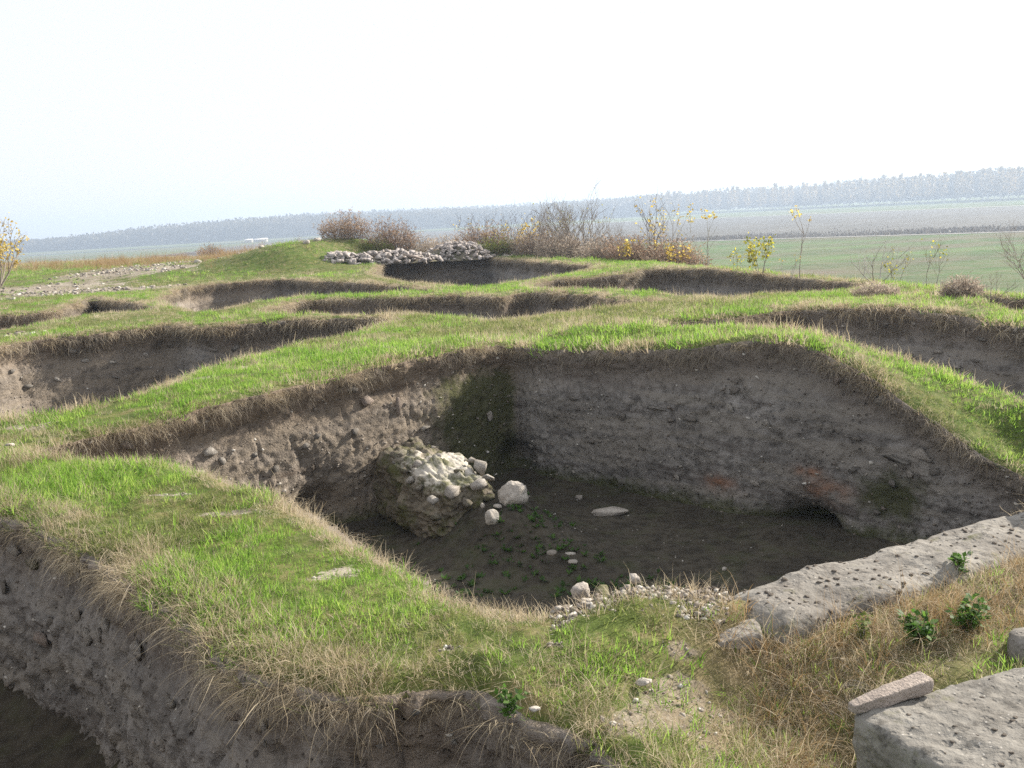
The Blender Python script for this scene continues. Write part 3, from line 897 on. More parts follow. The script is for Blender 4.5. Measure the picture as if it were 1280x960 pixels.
# the long mortar wall stub along the right rim
bl, br = G(950, 752, .0), G(1280, 661, .0)
ba = (br - bl); ba /= np.linalg.norm(ba)
bn = np.array([-ba[1], ba[0], 0])
bo = bl - bn * .27 - ba * .14
def beam_taper(Q):
    Q = Q.copy()
    e = (Q[:, 0] + 1) / 2
    Q[:, 2] = Q[:, 2] - np.where(Q[:, 2] > 0, .12 * np.clip(.05 - e, 0, 1) / .05, 0)
    Q[:, 1] *= 1 - .12 * np.clip(Q[:, 2], 0, 1)
    return Q
mw = empty('mortar_wall', (float(bl[0]), float(bl[1]), -.3))
tag(mw, 'long low wall stub of grey mortar studded with pebbles along the pit rim', 'wall')
base = np.array([float(bl[0]), float(bl[1]), -.3])
core, cp, cc, cn = worn_box('core', bo - base, ba * 3.6, bn * .54, .62, M['mortar'], 64, 8, .04, 1.0, .35, beam_taper, mw)
cand = np.where((cn[:, 2] > .55) & (cp @ ba < 2.9))[0]
for k in range(230):
    i = rng.choice(cand); p = cp[i]
    s = rng.uniform(.016, .042) * (1.3 if rng.random() < .2 else 1)
    link('pebble', rng.choice(hm('pebble', M['pebble'], 8, boxy=.15)), mw, tuple(p - cn[i] * s * .07), (rng.uniform(-.3, .3), rng.uniform(-.3, .3), rng.uniform(0, 6.3)), (s, s * .75, s * .62))

# the thick slab at the lower right corner
c0 = G(1062, 888, .0)
du = G(1283, 826, .0) - c0; dv = G(1186, 966, .0) - c0
sl_ = empty('stone_slab', (float(c0[0]), float(c0[1]), -.4))
tag(sl_, 'thick grey mortar slab with a flat top in the bottom right corner', 'slab')
b3 = np.array([float(c0[0]), float(c0[1]), -.4])
core, cp, cc, cn = worn_box('core', c0 - b3, du * 1.9, dv * 1.9, .5, M['mortar'], 64, 22.0, .024, 7.0, .6, None, sl_)
cand = np.where(cn[:, 2] > .7)[0]
for k in range(110):
    i = rng.choice(cand); p = cp[i]
    if rng.random() < .5: p = p * np.array([1, 1, 1])
    s = rng.uniform(.014, .036)
    link('pebble', rng.choice(hm('pebble', M['pebble'], 8, boxy=.15)), sl_, tuple(p - cn[i] * s * .07), (rng.uniform(-.3, .3), rng.uniform(-.3, .3), rng.uniform(0, 6.3)), (s, s * .75, s * .5))

# the block whose shadow falls on the mortar wall, and its neighbour at the right edge
q = br + ba * .55 + bn * .02
ob, _, _, _ = worn_box('stone_block', q + np.array([0, 0, .32]) - bn * .30, ba * .5, bn * .55, .5, M['mortar'], 20, 6, .04, 4.0)
tag(ob, 'rough mortar block on the far right end of the long wall stub', 'block')
q = G(1278, 800, -.02)
ob = put('rock', boulder('rock', 5, M['mortar'], .26, .24, .22), (q[0] + .05, q[1], -.10), (0, 0, .4), 'grey rock at the right edge in the dry grass behind the slab', 'rock')

# loose stones
q = G(927, 797, -.085)
ob, _, _, _ = worn_box('stone_block', q + np.array([-.115, -.07, .015]), np.array([.20, .03, .015]), np.array([.015, .15, .01]), .13, M['rock'], 24, 9, .012, 2.0, .8)
tag(ob, 'small squared grey block lying in the turf just below the mortar wall end', 'block')
p0 = G(1066, 884, .03); p1 = G(1158, 851, .05)
d = p1 - p0; L = np.linalg.norm(d); d /= L
nn = np.array([-d[1], d[0], 0]); nn /= np.linalg.norm(nn)
ob, _, _, _ = worn_box('stone_bar', p0 - nn * .03 + np.array([0, 0, .02]), d * (L + .01), nn * .075, .055, M['bar'], 24, 10, .008, 8.0, .7, lambda Q: Q * np.stack([np.ones(len(Q)), .78 + .22 * Q[:, 0], .8 + .2 * Q[:, 0]], 1))
tag(ob, 'pale squared stone bar propped on the edge of the thick slab', 'stone')
put('boulder', boulder('boulder', 21, M['pale'], .30, .26, .34, .35, 4, .14), W(641, 621, 10.55), (.1, .2, .5), 'large knobbly white stone at the end of the ruined wall in the pit', 'stone')
put('stone', boulder('stone', 22, M['pale'], .17, .15, .18, .35, 3, .12), W(616, 647, 10.2), (0, .2, 1.0), 'smaller white stone on the weedy soil heap below the ruined wall', 'stone')
put('stone', boulder('stone', 23, M['pale'], .10, .08, .05, .3, 2), W(622, 633, 10.4), (0, .1, .3), 'thin pale stone chip between the two white stones by the ruined wall', 'stone')
put('stone', boulder('stone', 29, M['pale'], .05, .05, .07, .3, 2), W(603, 632, 10.4), (0, .1, .3), 'tiny white stone at the foot of the ruined wall end', 'stone')
def floor_stone(px, py, sx, sy, sz, rz, seed, label, mat='pale', boxy=.4):
    g = G(px, py, -1.75)
    z = floor_z(g[0], g[1])
    g = G(px, py, z + sz * .3)
    put('stone', boulder('stone', seed, M[mat], sx, sy, sz, boxy, 3), (g[0], g[1], z + sz * .28), (0, 0, rz), label, 'stone')
floor_stone(762, 639, .46, .24, .09, -.1, 31, 'flat pale stone lying alone on the dark pit floor')
floor_stone(724, 622, .10, .09, .07, .4, 32, 'small round grey stone on the pit floor behind the flat stone', 'rock')
floor_stone(690, 691, .11, .07, .06, -.6, 33, 'small grey stone on the pit floor at the tip of the weeds', 'rock')
floor_stone(716, 702, .10, .06, .04, -.2, 34, 'small white stone on the pit floor nearest the front rim')
floor_stone(713, 692, .12, .05, .03, -.5, 35, 'thin pale sliver of stone beside the weeds on the pit floor')
floor_stone(905, 711, .05, .05, .04, -.5, 36, 'tiny bluish white stone on the pit floor by the mortar wall', 'pale')
for px, py, s, dz, seed, lab in ((726, 740, .10, -.16, 41, 'lumpy white stone sticking out of the front rim of the main pit'), (752, 741, .085, -.16, 42, 'mossy grey stone right of the lumpy white one on the front rim'),
                           (793, 724, .06, -.05, 43, 'small pale stone standing upright on the gravelly front rim'), (697, 762, .05, -.07, 44, 'pinkish stone in the gravelly lip left of the lumpy white stone'),
                           (736, 752, .08, -.11, 45, 'flat buff stone below the lumpy white stone on the front rim'), (668, 886, .045, -.07, 46, 'small white stone in the turf above the front trench'), (13, 556, .09, -.05, 47, 'pale flat stone on the grass at the left edge'), (805, 852, .07, -.085, 48, 'flat whitish stone in the sandy bare patch')):
    g = G(px, py, dz)
    put('stone', boulder('stone', seed, M['mossy'] if seed == 42 else M['pinkish'] if seed == 44 else M['pale'], s, s * .8, s * (.9 if seed not in (45, 46, 47, 48) else .35), .4, 3, .13), (g[0], g[1], g[2]), (0, .2, seed * .7), lab, 'stone')

# ------------------------------------------------------------------ stone heaps
def heap(cx, cy, rx, ry, hh, n, smin, smax, label, seed):
    root = empty('stone_heap', (cx, cy, float(gzat(cx, cy)[0])))
    tag(root, label, 'stone heap', 'heaps of cleared stones behind the pits')
    rg = random.Random(seed)
    m = MB()
    a = [(i / 24 * 6.283) for i in range(24)]
    rings = 6
    for j in range(rings + 1):
        r = j / rings
        for th in a:
            k = 1 + .12 * math.sin(3 * th + seed)
            m.v.append((rx * r * k * math.cos(th), ry * r * k * math.sin(th), hh * (1 - r * r) ** .8 * .9 - .06)); m.a.append(0)
    for j in range(rings):
        for i in range(24):
            i2 = (i + 1) % 24
            m.q.append((j * 24 + i, (j + 1) * 24 + i, (j + 1) * 24 + i2, j * 24 + i2))
    m.build('core', M['mud'], root, True)
    pool = hm('stone', M['rubble'], 10)
    for k in range(n):
        th = rg.uniform(0, 6.283); r = math.sqrt(rg.random()) * 1.08
        if math.sin(th) > .5 and rg.random() < .5: th = -th
        kk = 1 + .12 * math.sin(3 * th + seed)
        x, y = rx * r * kk * math.cos(th), ry * r * kk * math.sin(th)
        z = hh * max(0, 1 - r * r) ** .8
        s = rg.uniform(smin, smax)
        link('stone', rg.choice(pool), root, (x, y, z + s * rg.uniform(-.05, .18)), (rg.uniform(-.6, .6), rg.uniform(-.6, .6), rg.uniform(0, 6.28)), (s * rg.uniform(.9, 1.4), s * rg.uniform(.6, 1), s * rg.uniform(.45, .8)))
g = G(499, 320, .1); heap(g[0], 42.5, 2.1, 1.2, .42, 235, .13, .36, 'low spread heap of pale stones in front of the brown weeds', 3)
g = G(447, 324, .1); heap(g[0], 42.0, .8, .6, .30, 80, .13, .38, 'small straggling tail of stones at the left end of the low heap', 8)
g = G(576, 318, .1); heap(g[0], 43.6, 1.7, 1.1, .66, 230, .12, .30, 'taller grey stone heap beside the green weed bush', 5)
g = G(655, 321, .1); heap(g[0], 43.5, 1.5, .5, .18, 75, .10, .26, 'thin line of grey stones in front of the bare grey shrub', 7)
g = G(533, 319, .1)
pm = MB(); pm.tube([(-.45, 0, .25), (0, .02, .12), (.42, .05, -.02)], [.05, .055, .05], 6)
o = pm.build('wooden_post', M['pinkish'], None, False, (g[0] - .1, 41.4, float(gzat(g[0], 41.4)[0]) + .12)); tag(o, 'short pale post lying between the two stone heaps', 'post')

# scattered single stones on the bare ground at the far left
for k, (px, py, s, lab) in enumerate(((247, 323, .34, 'white stone on top of the bare stony bank at the left'), (328, 321, .30, 'white stone in the green slope near the bare bank'), (397, 325, .30, 'upper of two white stones left of the low stone heap'), (385, 329, .34, 'lower of two white stones left of the low stone heap'), (398, 309, .3, 'pale stone high on the green mound'))):
    g = G(px, py, .2)
    z = float(gzat(g[0], min(g[1], 44))[0]); y = min(g[1], 44)
    g = W(px, py, y)
    put('stone', boulder('stone', 60 + k, M['pale'], s, s * .7, s * .6, .4, 2), (g[0], g[1], float(gzat(g[0], g[1])[0]) + .05), (0, .2, k), lab, 'stone')

# ------------------------------------------------------------------ grass
PROTO = {}
def tuft(nm, mat, n, hmin, hmax, spread, lean, wid, droop, seed, hang=False, segs=3, fall=1.0):
    rg = random.Random(seed)
    m = MB()
    for _ in range(n):
        a = rg.uniform(0, 6.283)
        r = spread * math.sqrt(rg.random())
        p = np.array([r * math.cos(a), r * math.sin(a), -.01])
        L = hmin + (hmax - hmin) * rg.random() ** 1.5
        kink = rg.uniform(.05, .22)
        if hang:
            b = rg.gauss(0, 1.0); d = np.array([math.cos(b), math.sin(b), rg.uniform(-.1, .9)])
            g = rg.uniform(.8, 1.8) * fall
        else:
            b = a + rg.gauss(0, .8)
            ln = abs(rg.gauss(0, lean))
            d = np.array([math.cos(b) * ln, math.sin(b) * ln, 1.0])
            g = rg.uniform(.3, 1.2) * droop
        d /= np.linalg.norm(d)
        pts = [p]; w = wid * rg.uniform(.7, 1.2)
        for k in range(segs):
            d = d + np.array([rg.gauss(0, kink), rg.gauss(0, kink), rg.gauss(0, kink * .6) - g / segs])
            d /= np.linalg.norm(d)
            pts.append(pts[-1] + d * L / segs)
        c = rg.uniform(0, 6.283)
        side = np.array([math.cos(c), math.sin(c), 0])
        m.strip(pts, [w * (1 - .85 * k / segs) for k in range(segs + 1)], side, rg.random())
    return bpy.data.objects.new(nm, m.mesh(nm, mat))

def protos(key, mat, n_var, *a, **k):
    c = bpy.data.collections.new(key)
    for i in range(n_var):
        c.objects.link(tuft('tuft', M[mat], *a, 100 + i * 7 + len(PROTO) * 50, **k))
    PROTO[key] = (c, n_var)

#              key        mat    var n  hmin hmax spread lean  wid  droop
protos('green_n', 'green', 6, 17, .02, .06, .05, .9, .0046, 1.2)
protos('lush_n', 'lush', 6, 18, .02, .075, .055, .8, .0052, 1.1)
protos('straw_n', 'straw', 6, 13, .03, .12, .045, .8, .0028, 1.5, segs=4)
protos('green_f', 'green', 5, 30, .03, .085, .13, .7, .009, .9)
protos('lush_f', 'lush', 5, 30, .035, .10, .13, .6, .010, .8)
protos('straw_f', 'straw', 5, 26, .04, .15, .12, .7, .007, 1.2)
protos('hang_straw', 'straw', 6, 14, .06, .30, .04, 0, .0030, 0, hang=True, segs=5)
protos('hang_root', 'root', 6, 18, .06, .22, .06, 0, .0042, 0, hang=True, segs=5, fall=1.4)
protos('hang_straw_f', 'straw', 5, 20, .10, .34, .10, 0, .011, 0, hang=True, segs=4)
protos('hang_root_f', 'root', 5, 20, .10, .36, .12, 0, .012, 0, hang=True, segs=4, fall=1.4)
protos('tall_straw', 'tawny', 6, 24, .07, .25, .06, .8, .0030, 1.9, segs=5)
protos('tall_mixed', 'straw', 6, 18, .07, .22, .06, .9, .0028, 2.2, segs=5)
protos('tall_green', 'green', 5, 14, .05, .17, .05, .8, .0052, 1.4, segs=4)
protos('stalk', 'straw', 6, 6, .16, .42, .03, 0, .0062, 0, hang=True, segs=6)
protos('weed_dry', 'tawny', 5, 30, .3, .8, .25, .35, .012, .5)
protos('weed_green', 'lush', 5, 30, .15, .4, .25, .5, .018, .6)

def gn_scatter(name, key, pos, rot, scl, label, cat, parent=None):
    coll, nv = PROTO[key]
    pos = np.asarray(pos, float)
    n = len(pos)
    me = mesh_np(name, pos, None, None, None, False, {'rot': np.asarray(rot, float), 'scl': np.asarray(scl, float), 'pick': nr_.integers(0, nv, n)})
    o = link(name, me, parent)
    g = bpy.data.node_groups.new(name, 'GeometryNodeTree')
    g.interface.new_socket('Geometry', in_out='INPUT', socket_type='NodeSocketGeometry')
    g.interface.new_socket('Geometry', in_out='OUTPUT', socket_type='NodeSocketGeometry')
    N = g.nodes.new; L = g.links.new
    gi, go = N('NodeGroupInput'), N('NodeGroupOutput')
    iop = N('GeometryNodeInstanceOnPoints')
    ci = N('GeometryNodeCollectionInfo'); ci.inputs['Collection'].default_value = coll
    ci.inputs['Separate Children'].default_value = True; ci.inputs['Reset Children'].default_value = True
    def na(nm, typ):
        a = N('GeometryNodeInputNamedAttribute'); a.data_type = typ; a.inputs['Name'].default_value = nm
        return a.outputs['Attribute']
    e = N('FunctionNodeEulerToRotation')
    L(na('rot', 'FLOAT_VECTOR'), e.inputs[0])
    L(gi.outputs[0], iop.inputs['Points']); L(ci.outputs[0], iop.inputs['Instance'])
    iop.inputs['Pick Instance'].default_value = True
    L(na('pick', 'INT'), iop.inputs['Instance Index'])
    L(e.outputs[0], iop.inputs['Rotation'])
    L(na('scl', 'FLOAT'), iop.inputs['Scale'])
    L(iop.outputs[0], go.inputs[0])
    md = o.modifiers.new('scatter', 'NODES'); md.node_group = g
    tag(o, label, cat, None, 'stuff')
    return o

def upright(n, tilt=.18):
    return np.stack([nr_.normal(0, tilt, n), nr_.normal(0, tilt, n), nr_.uniform(0, 6.283, n)], 1)

def field_pts(r0, r1, dens):
    a = .74 if r0 < 20 else .64
    n = int((r1 * r1 - r0 * r0) * a * dens)
    r = np.sqrt(nr_.uniform(r0 * r0, r1 * r1, n)); th = nr_.uniform(-a, a, n)
    x, y = r * np.sin(th), r * np.cos(th)
    pdist = pit_dist(x, y)
    k = pdist > -.015
    x, y, pdist = x[k], y[k], pdist[k]
    k = (edge_drop(x, y) > -5)
    return x[k], y[k], pdist[k]

BLOCKS = [(bo, ba * 3.6, bn * .54), (c0, du * 1.9, dv * 1.9)]
def clear_of_blocks(x, y):
    ok = np.ones(len(x), bool)
    for o_, u_, v_ in BLOCKS:
        A = np.array([[u_[0], v_[0]], [u_[1], v_[1]]]); Ai = np.linalg.inv(A)
        q = Ai @ np.stack([x - o_[0], y - o_[1]])
        ok &= ~((q[0] > .02) & (q[0] < .98) & (q[1] > .05) & (q[1] < .95))
    return ok

heaps_xy = [(o.location.x, o.location.y) for o in COL.objects if o.name.startswith('stone_heap')]
for band, (r0, r1, dens) in enumerate(((2.2, 6.5, 1150), (6.5, 11, 850), (11, 20, 190), (20, 36, 60), (36, 80, 16))):
    x, y, pdd = field_pts(r0, r1, dens)
    tfv = turf(x, y); drv = dryness(x, y)
    keep = (nr_.random(len(x)) < np.clip(tfv * 1.1 - .05, np.where(y > 25, .10, .42), 1)) & clear_of_blocks(x, y)
    keep &= nr_.random(len(x)) < np.clip(.62 + 2.0 * n2(x, y, .38, 3, 7.7) + .25, np.where(r0 < 11, .24, .42), 1)
    x, y, pdd, tfv, drv = x[keep], y[keep], pdd[keep], tfv[keep], drv[keep]
    z = gmesh(x, y)
    far = band >= 2
    lushv = n2(x, y, .9 if not far else 2.2, 3, 12.0) + .25 * n2(x, y, .2, 2, 3.0)
    rimw = np.clip(1 - pdd / (.22 if not far else .28), 0, 1)
    ps = np.clip(.17 + .45 * rimw * np.clip(.5 + 2.2 * n2(x, y, .7, 2, 51.0), 0, 1.4) + .7 * drv + .38 * np.clip(2.5 * n2(x, y, 1.1, 3, 21.0), 0, 1), 0, .9)
    u = nr_.random(len(x))
    isS = u < ps
    isL = (~isS) & (lushv + .35 * (nr_.random(len(x)) - .5) > (.05, -.06, -.06, -.06, -.02)[band])
    isG = ~(isS | isL)
    size = np.clip(1 + .6 * n2(x, y, .6, 2, 31.0), .55, 1.6) * nr_.uniform(.7, 1.25, len(x)) * (1, 1.45, 1, 1, 1.35)[band]
    where = ('near the camera', 'beside the main pit', 'on the middle baulks', 'on the far baulks', 'on the far plateau')[band]
    for msk, key, nm, lb, cat in ((isG, 'green', 'short_grass', 'short yellowish green turf ', 'grass'), (isL, 'lush', 'lush_grass', 'bright fresh green grass patches ', 'grass'), (isS, 'straw', 'dry_grass', 'bleached dry grass tufts mixed into the turf ', 'dry grass')):
        if msk.sum() < 5: continue
        n = int(msk.sum())
        gn_scatter(nm, key + ('_f' if far else '_n'), np.stack([x, y, z], 1)[msk], upright(n), size[msk] * (1 if key != 'straw' else .8 + .55 * rimw[msk]), lb + where, cat)

# overhanging fringe along the rims
def fringe(nm, per_m, key, kind, spread_in, drop, smin, smax, label, cat, clump=.5, only=None):
    p = PD[nm]; S, N = p['S'], p['N']
    w = WALLS[nm]
    Lm = len(S) * p['step']
    n = int(Lm * per_m)
    i = nr_.integers(0, len(S), n)
    ang = np.arctan2(S[i, 0], S[i, 1])
    ok = (np.abs(ang) < .70) & (S[i, 1] > 1.5)
    ok &= nr_.random(n) < np.clip(.6 + clump * 2.4 * n2(S[i, 0], S[i, 1], .45, 2, 41.0 + per_m), .08, 1)
    if only is not None: ok &= only(S[i], N[i])
    i = i[ok]; n = len(i)
    t = nr_.uniform(-spread_in, .03, n)
    dz = nr_.random(n) ** 1.5 * drop
    k = np.clip((dz / p['depth'] * w['rows']).astype(int), 0, w['rows'])
    onw = dz > .04
    X = np.where(onw, w['X'][i, k], S[i, 0] + N[i, 0] * t); Y = np.where(onw, w['Y'][i, k], S[i, 1] + N[i, 1] * t)
    Z = np.where(onw, w['Z'][i, k], gmesh(X, Y))
    rz = np.arctan2(N[i, 1], N[i, 0]) + nr_.normal(0, .7, n)
    rot = np.stack([nr_.normal(0, .15, n), nr_.normal(0, .15, n), rz], 1)
    gn_scatter(kind, key, np.stack([X, Y, Z], 1), rot, nr_.uniform(smin, smax, n), label, cat)

facing = lambda S, N: (N[:, 0] * S[:, 0] + N[:, 1] * S[:, 1]) < 0          # rims whose wall is turned towards the camera
away = lambda S, N: ~facing(S, N)
off_beam = lambda S, N: (~facing(S, N)) & ~((S[:, 0] > .85) & (S[:, 1] < 7.6))
fringe('A', 110, 'hang_straw', 'rim_grass', .08, .08, .5, 1.2, 'dry grass hanging over the far rim of the main pit', 'dry grass', .6, facing)
fringe('A', 78, 'hang_root', 'root_fringe', .03, .17, .4, 1.2, 'dead grey roots and grass hanging down the main pit walls', 'roots', .7, facing)
fringe('A', 110, 'straw_n', 'rim_grass', .16, .0, .7, 1.5, 'dry upright straw along the front rim of the main pit', 'dry grass', .6, off_beam)
fringe('A', 45, 'hang_straw', 'rim_grass', .05, .05, .5, 1.0, 'dry grass leaning over the front rim of the main pit', 'dry grass', .6, off_beam)
fringe('J', 200, 'hang_straw', 'rim_grass', .16, .07, .5, 1.3, 'long bleached grass hanging over the front trench', 'dry grass', .5, lambda S, N: nr_.random(len(S)) < np.where(S[:, 0] < -.62, 1, .22))
fringe('J', 220, 'straw_n', 'rim_grass', .30, .0, .7, 1.5, 'bleached straw standing along the front trench rim', 'dry grass', .6, lambda S, N: nr_.random(len(S)) < np.where(S[:, 0] < -.55, 1, .35))
fringe('J', 75, 'hang_root', 'root_fringe', .03, .16, .35, .9, 'dark roots hanging below the turf of the front trench', 'roots', .6)
fringe('J', 42, 'stalk', 'dead_stalks', .12, .05, .6, 1.1, 'long bleached stalks drooping over the front trench', 'dry grass', .6, lambda S, N: (S[:, 0] < -.45) & (S[:, 1] < 6.2))
fringe('J', 60, 'tall_green', 'rim_green', .10, .08, .5, .9, 'green blades among the straw on the front trench rim', 'grass', .8)
fringe('A', 16, 'stalk', 'dead_stalks', .10, .0, .4, .8, 'dead stalks along the rim of the main pit', 'dry grass', .6)
for nm, ds, dr_, wh in (('B', 60, 44, 'the pit on the left'), ('G', 40, 44, 'the pit on the right'), ('C', 60, 36, 'the middle pit'), ('D', 54, 34, 'the back left pit'), ('E', 54, 34, 'the rearmost pit'), ('F', 54, 34, 'the back right pit'), ('H', 34, 26, 'the far right cut'), ('I', 60, 26, 'the shallow cut at far left')):
    fringe(nm, ds, 'hang_straw_f', 'rim_grass', .15, .14, .5, 1.15, 'dry grass hanging over the rim of ' + wh, 'dry grass', .5, facing)
    fringe(nm, dr_, 'hang_root_f', 'root_fringe', .05, .45, .5, 1.15, 'dead grass and roots down the walls of ' + wh, 'roots', .6, facing)
    fringe(nm, ds * .6, 'straw_f', 'rim_grass', .2, .0, .45, 1.0, 'dry straw standing along the rim of ' + wh, 'dry grass', .6)

# rank dry grass round the slab and the mortar wall
def patch(lst, key, nm, dens, smin, smax, label, cat):
    P_ = []
    for px, py, rx, ry, k in lst:
        g = G(px, py, -.13)
        n = int(dens * k * math.pi * rx * ry)
        a = nr_.uniform(0, 6.283, n); r = np.sqrt(nr_.random(n))
        P_.append(np.stack([g[0] + rx * r * np.cos(a), g[1] + ry * r * np.sin(a)], 1))
    P_ = np.concatenate(P_)
    x, y = P_.T
    ok = clear_of_blocks(x, y) & (pit_dist(x, y) > .02) & (nr_.random(len(x)) < turf(x, y) * 1.1)
    x, y = x[ok], y[ok]
    gn_scatter(nm, key, np.stack([x, y, gmesh(x, y)], 1), upright(len(x), .3), nr_.uniform(smin, smax, len(x)), label, cat)
patch([(960, 800, .22, .20, .7), (1040, 820, .34, .26, 1), (1120, 790, .40, .28, 1), (1165, 735, .22, .16, 1.6), (1215, 770, .36, .26, 1), (1265, 720, .30, .22, 1.6), (1240, 800, .25, .16, 1), (1010, 890, .28, .26, .8), (1000, 950, .22, .2, .8), (1090, 745, .4, .08, .8)],
      'tall_straw', 'tall_dry_grass', 150, .5, 1.25, 'tall tawny dry grass between the slab and the mortar wall', 'dry grass')
patch([(960, 800, .3, .25, 1), (1050, 820, .4, .3, 1), (1130, 790, .4, .3, 1), (1000, 890, .35, .3, 1.2), (960, 930, .25, .2, 1), (880, 880, .22, .22, .6), (1220, 760, .4, .3, .8), (760, 890, .2, .16, 1.5), (720, 850, .2, .12, 1)],
      'tall_mixed', 'matted_straw', 230, .5, 1.15, 'matted pale straw in the rough ground on the right', 'dry grass')
patch([(1010, 790, .3, .2, .9), (1060, 840, .3, .2, .9), (1130, 790, .35, .2, .7), (1220, 760, .3, .2, .6), (935, 880, .22, .22, 1.5), (900, 930, .25, .22, 1.5), (1000, 930, .2, .2, 1.0), (960, 950, .2, .2, 1.5), (950, 775, .16, .1, 1), (860, 905, .2, .2, 1.5), (1020, 860, .2, .14, .7), (810, 795, .3, .14, .8), (870, 770, .25, .1, .8), (800, 930, .3, .2, 1)],
      'tall_green', 'rank_grass', 190, .4, .95, 'rank green grass in the hollow beside the slab', 'grass')
patch([(1080, 810, .5, .35, 1), (1000, 880, .4, .3, 1), (1180, 770, .4, .3, 1), (930, 930, .2, .15, 1)], 'hang_root', 'dead_thatch', 170, .5, 1.1, 'tangled grey dead stalks under the dry grass by the slab', 'dry grass')

n = 2600
x = nr_.uniform(-48, -7.5, n); y = 46 - .50 * (x + 12) + nr_.normal(0, 3.2, n) + 3.5
ok = (nr_.random(n) < np.clip(.55 + 1.6 * n2(x, y, 3.0, 3, 2.2), .1, 1)) & (edge_drop(x, y) > -1.2) & (np.hypot(x + 8.6, y - 45) > 2.6)
x, y = x[ok], y[ok]
gn_scatter('dead_weeds', 'weed_dry', np.stack([x, y, ztop(x, y) + edge_drop(x, y)], 1), upright(len(x), .12), nr_.uniform(.5, 1.0, len(x)), 'band of brown dead weeds along the skyline at left', 'weeds')

# rubbly lip of the front rim and pebbles on the pit floor
def pebbles(nm, pts, smin, smax, mat, label, cat):
    m = MB(); pool = [hull(900 + i, n=8) for i in range(6)]
    for x, y, z in pts:
        s = smin + (smax - smin) * rng.random() ** 2.5
        Vv, F = rng.choice(pool); a = rng.uniform(0, 6.28); c_, s_ = math.cos(a), math.sin(a)
        m.add(np.stack([Vv[:, 0] * c_ - Vv[:, 1] * s_, Vv[:, 0] * s_ + Vv[:, 1] * c_, Vv[:, 2] * .7], 1) * s + np.array([x, y, z]), F, rng.random())
    o = m.build(nm, mat); tag(o, label, cat, None, 'stuff')
pts = []
for px in range(690, 910, 1):
    for _ in range(5):
        g = G(px + rng.uniform(-2, 2), 733 + rng.uniform(0, 34) + (26 if px < 740 else 0) * (740 - px) / 50)
        if pit_dist(np.array([g[0]]), np.array([g[1]]))[0] > -.03:
            pts.append((g[0], g[1], float(gzat(g[0], g[1])[0]) - .005))
pebbles('gravel', pts, .008, .045, M['grit'], 'stony crumbs and gravel along the front lip of the main pit', 'gravel')
pts = []
for _ in range(900):
    x, y = rng.uniform(-2.5, 4.2), rng.uniform(5.5, 13.2)
    if inside(PD['A']['C'], np.array([x]), np.array([y]))[0]: pts.append((x, y, floor_z(x, y)))
pebbles('floor_pebbles', pts, .006, .03, M['grit'], 'scattered pale crumbs on the floor of the main pit', 'pebbles')
pts = []
for cx, cy, rx, ry in BARE:
    k = 420 if rx > 1.5 else 60
    for _ in range(k):
        x, y = rng.gauss(cx, rx * .45), rng.gauss(cy, ry * .45)
        if turf(np.array([x]), np.array([y]))[0] < .6 and pit_dist(np.array([x]), np.array([y]))[0] > .02:
            pts.append((x, y, float(gzat(x, y)[0]) + .0, ))
nearp = [p for p in pts if p[1] < 20]; farp = [p for p in pts if p[1] >= 20]
pebbles('soil_crumbs', nearp, .006, .03, M['grit'], 'crumbs of dry soil on the bare patches of the baulks', 'crumbs')
pebbles('stony_rubble', farp, .04, .22, M['grit'], 'stony clods strewn over the bare bank at the back left', 'rubble')

# ------------------------------------------------------------------ leafy plants, bushes and saplings
def mat_leaf(name, stops, bright=1.4, tfac=.45):
    t = NT(name)
    f = t.math('ADD', t.math('MULTIPLY', t.attr('tint'), .75), t.math('MULTIPLY', t.rand(), .25))
    c = t.ramp(f, stops)
    return t.leafy(c, t.mix(1.0, c, (bright,) * 3, 'MULTIPLY'), tfac)
M['yellow'] = mat_leaf('yellow_leaf', [(.1, (.32, .21, .04)), (.5, (.48, .36, .07)), (.9, (.58, .49, .17))])
M['ygreen'] = mat_leaf('yellow_green_leaf', [(.1, (.16, .18, .02)), (.5, (.32, .31, .03)), (.9, (.52, .42, .06))])
M['leaf'] = mat_leaf('green_leaf', [(.1, (.035, .075, .015)), (.5, (.06, .13, .02)), (.9, (.11, .19, .035))])
M['rusty'] = mat_leaf('rusty_seed_head', [(.1, (.18, .115, .08)), (.5, (.30, .205, .145)), (.9, (.44, .34, .25))], 1.2, .4)
M['greyweed'] = mat_leaf('grey_weed', [(.1, (.20, .16, .13)), (.5, (.34, .275, .22)), (.9, (.48, .41, .33))], 1.2, .4)
M['greenweed'] = mat_leaf('green_weed', [(.1, (.07, .10, .02)), (.5, (.13, .17, .03)), (.9, (.22, .23, .06))], 1.3, .4)
M['twig'] = mat_plain_c('grey_bark', [(.35, (.19, .16, .135)), (.65, (.34, .295, .255))], 20)
M['twig_d'] = mat_plain_c('brown_bark', [(.35, (.085, .062, .05)), (.65, (.16, .12, .095))], 20)
M['twig_p'] = mat_plain_c('pale_bark', [(.35, (.30, .28, .255)), (.65, (.45, .42, .38))], 20)

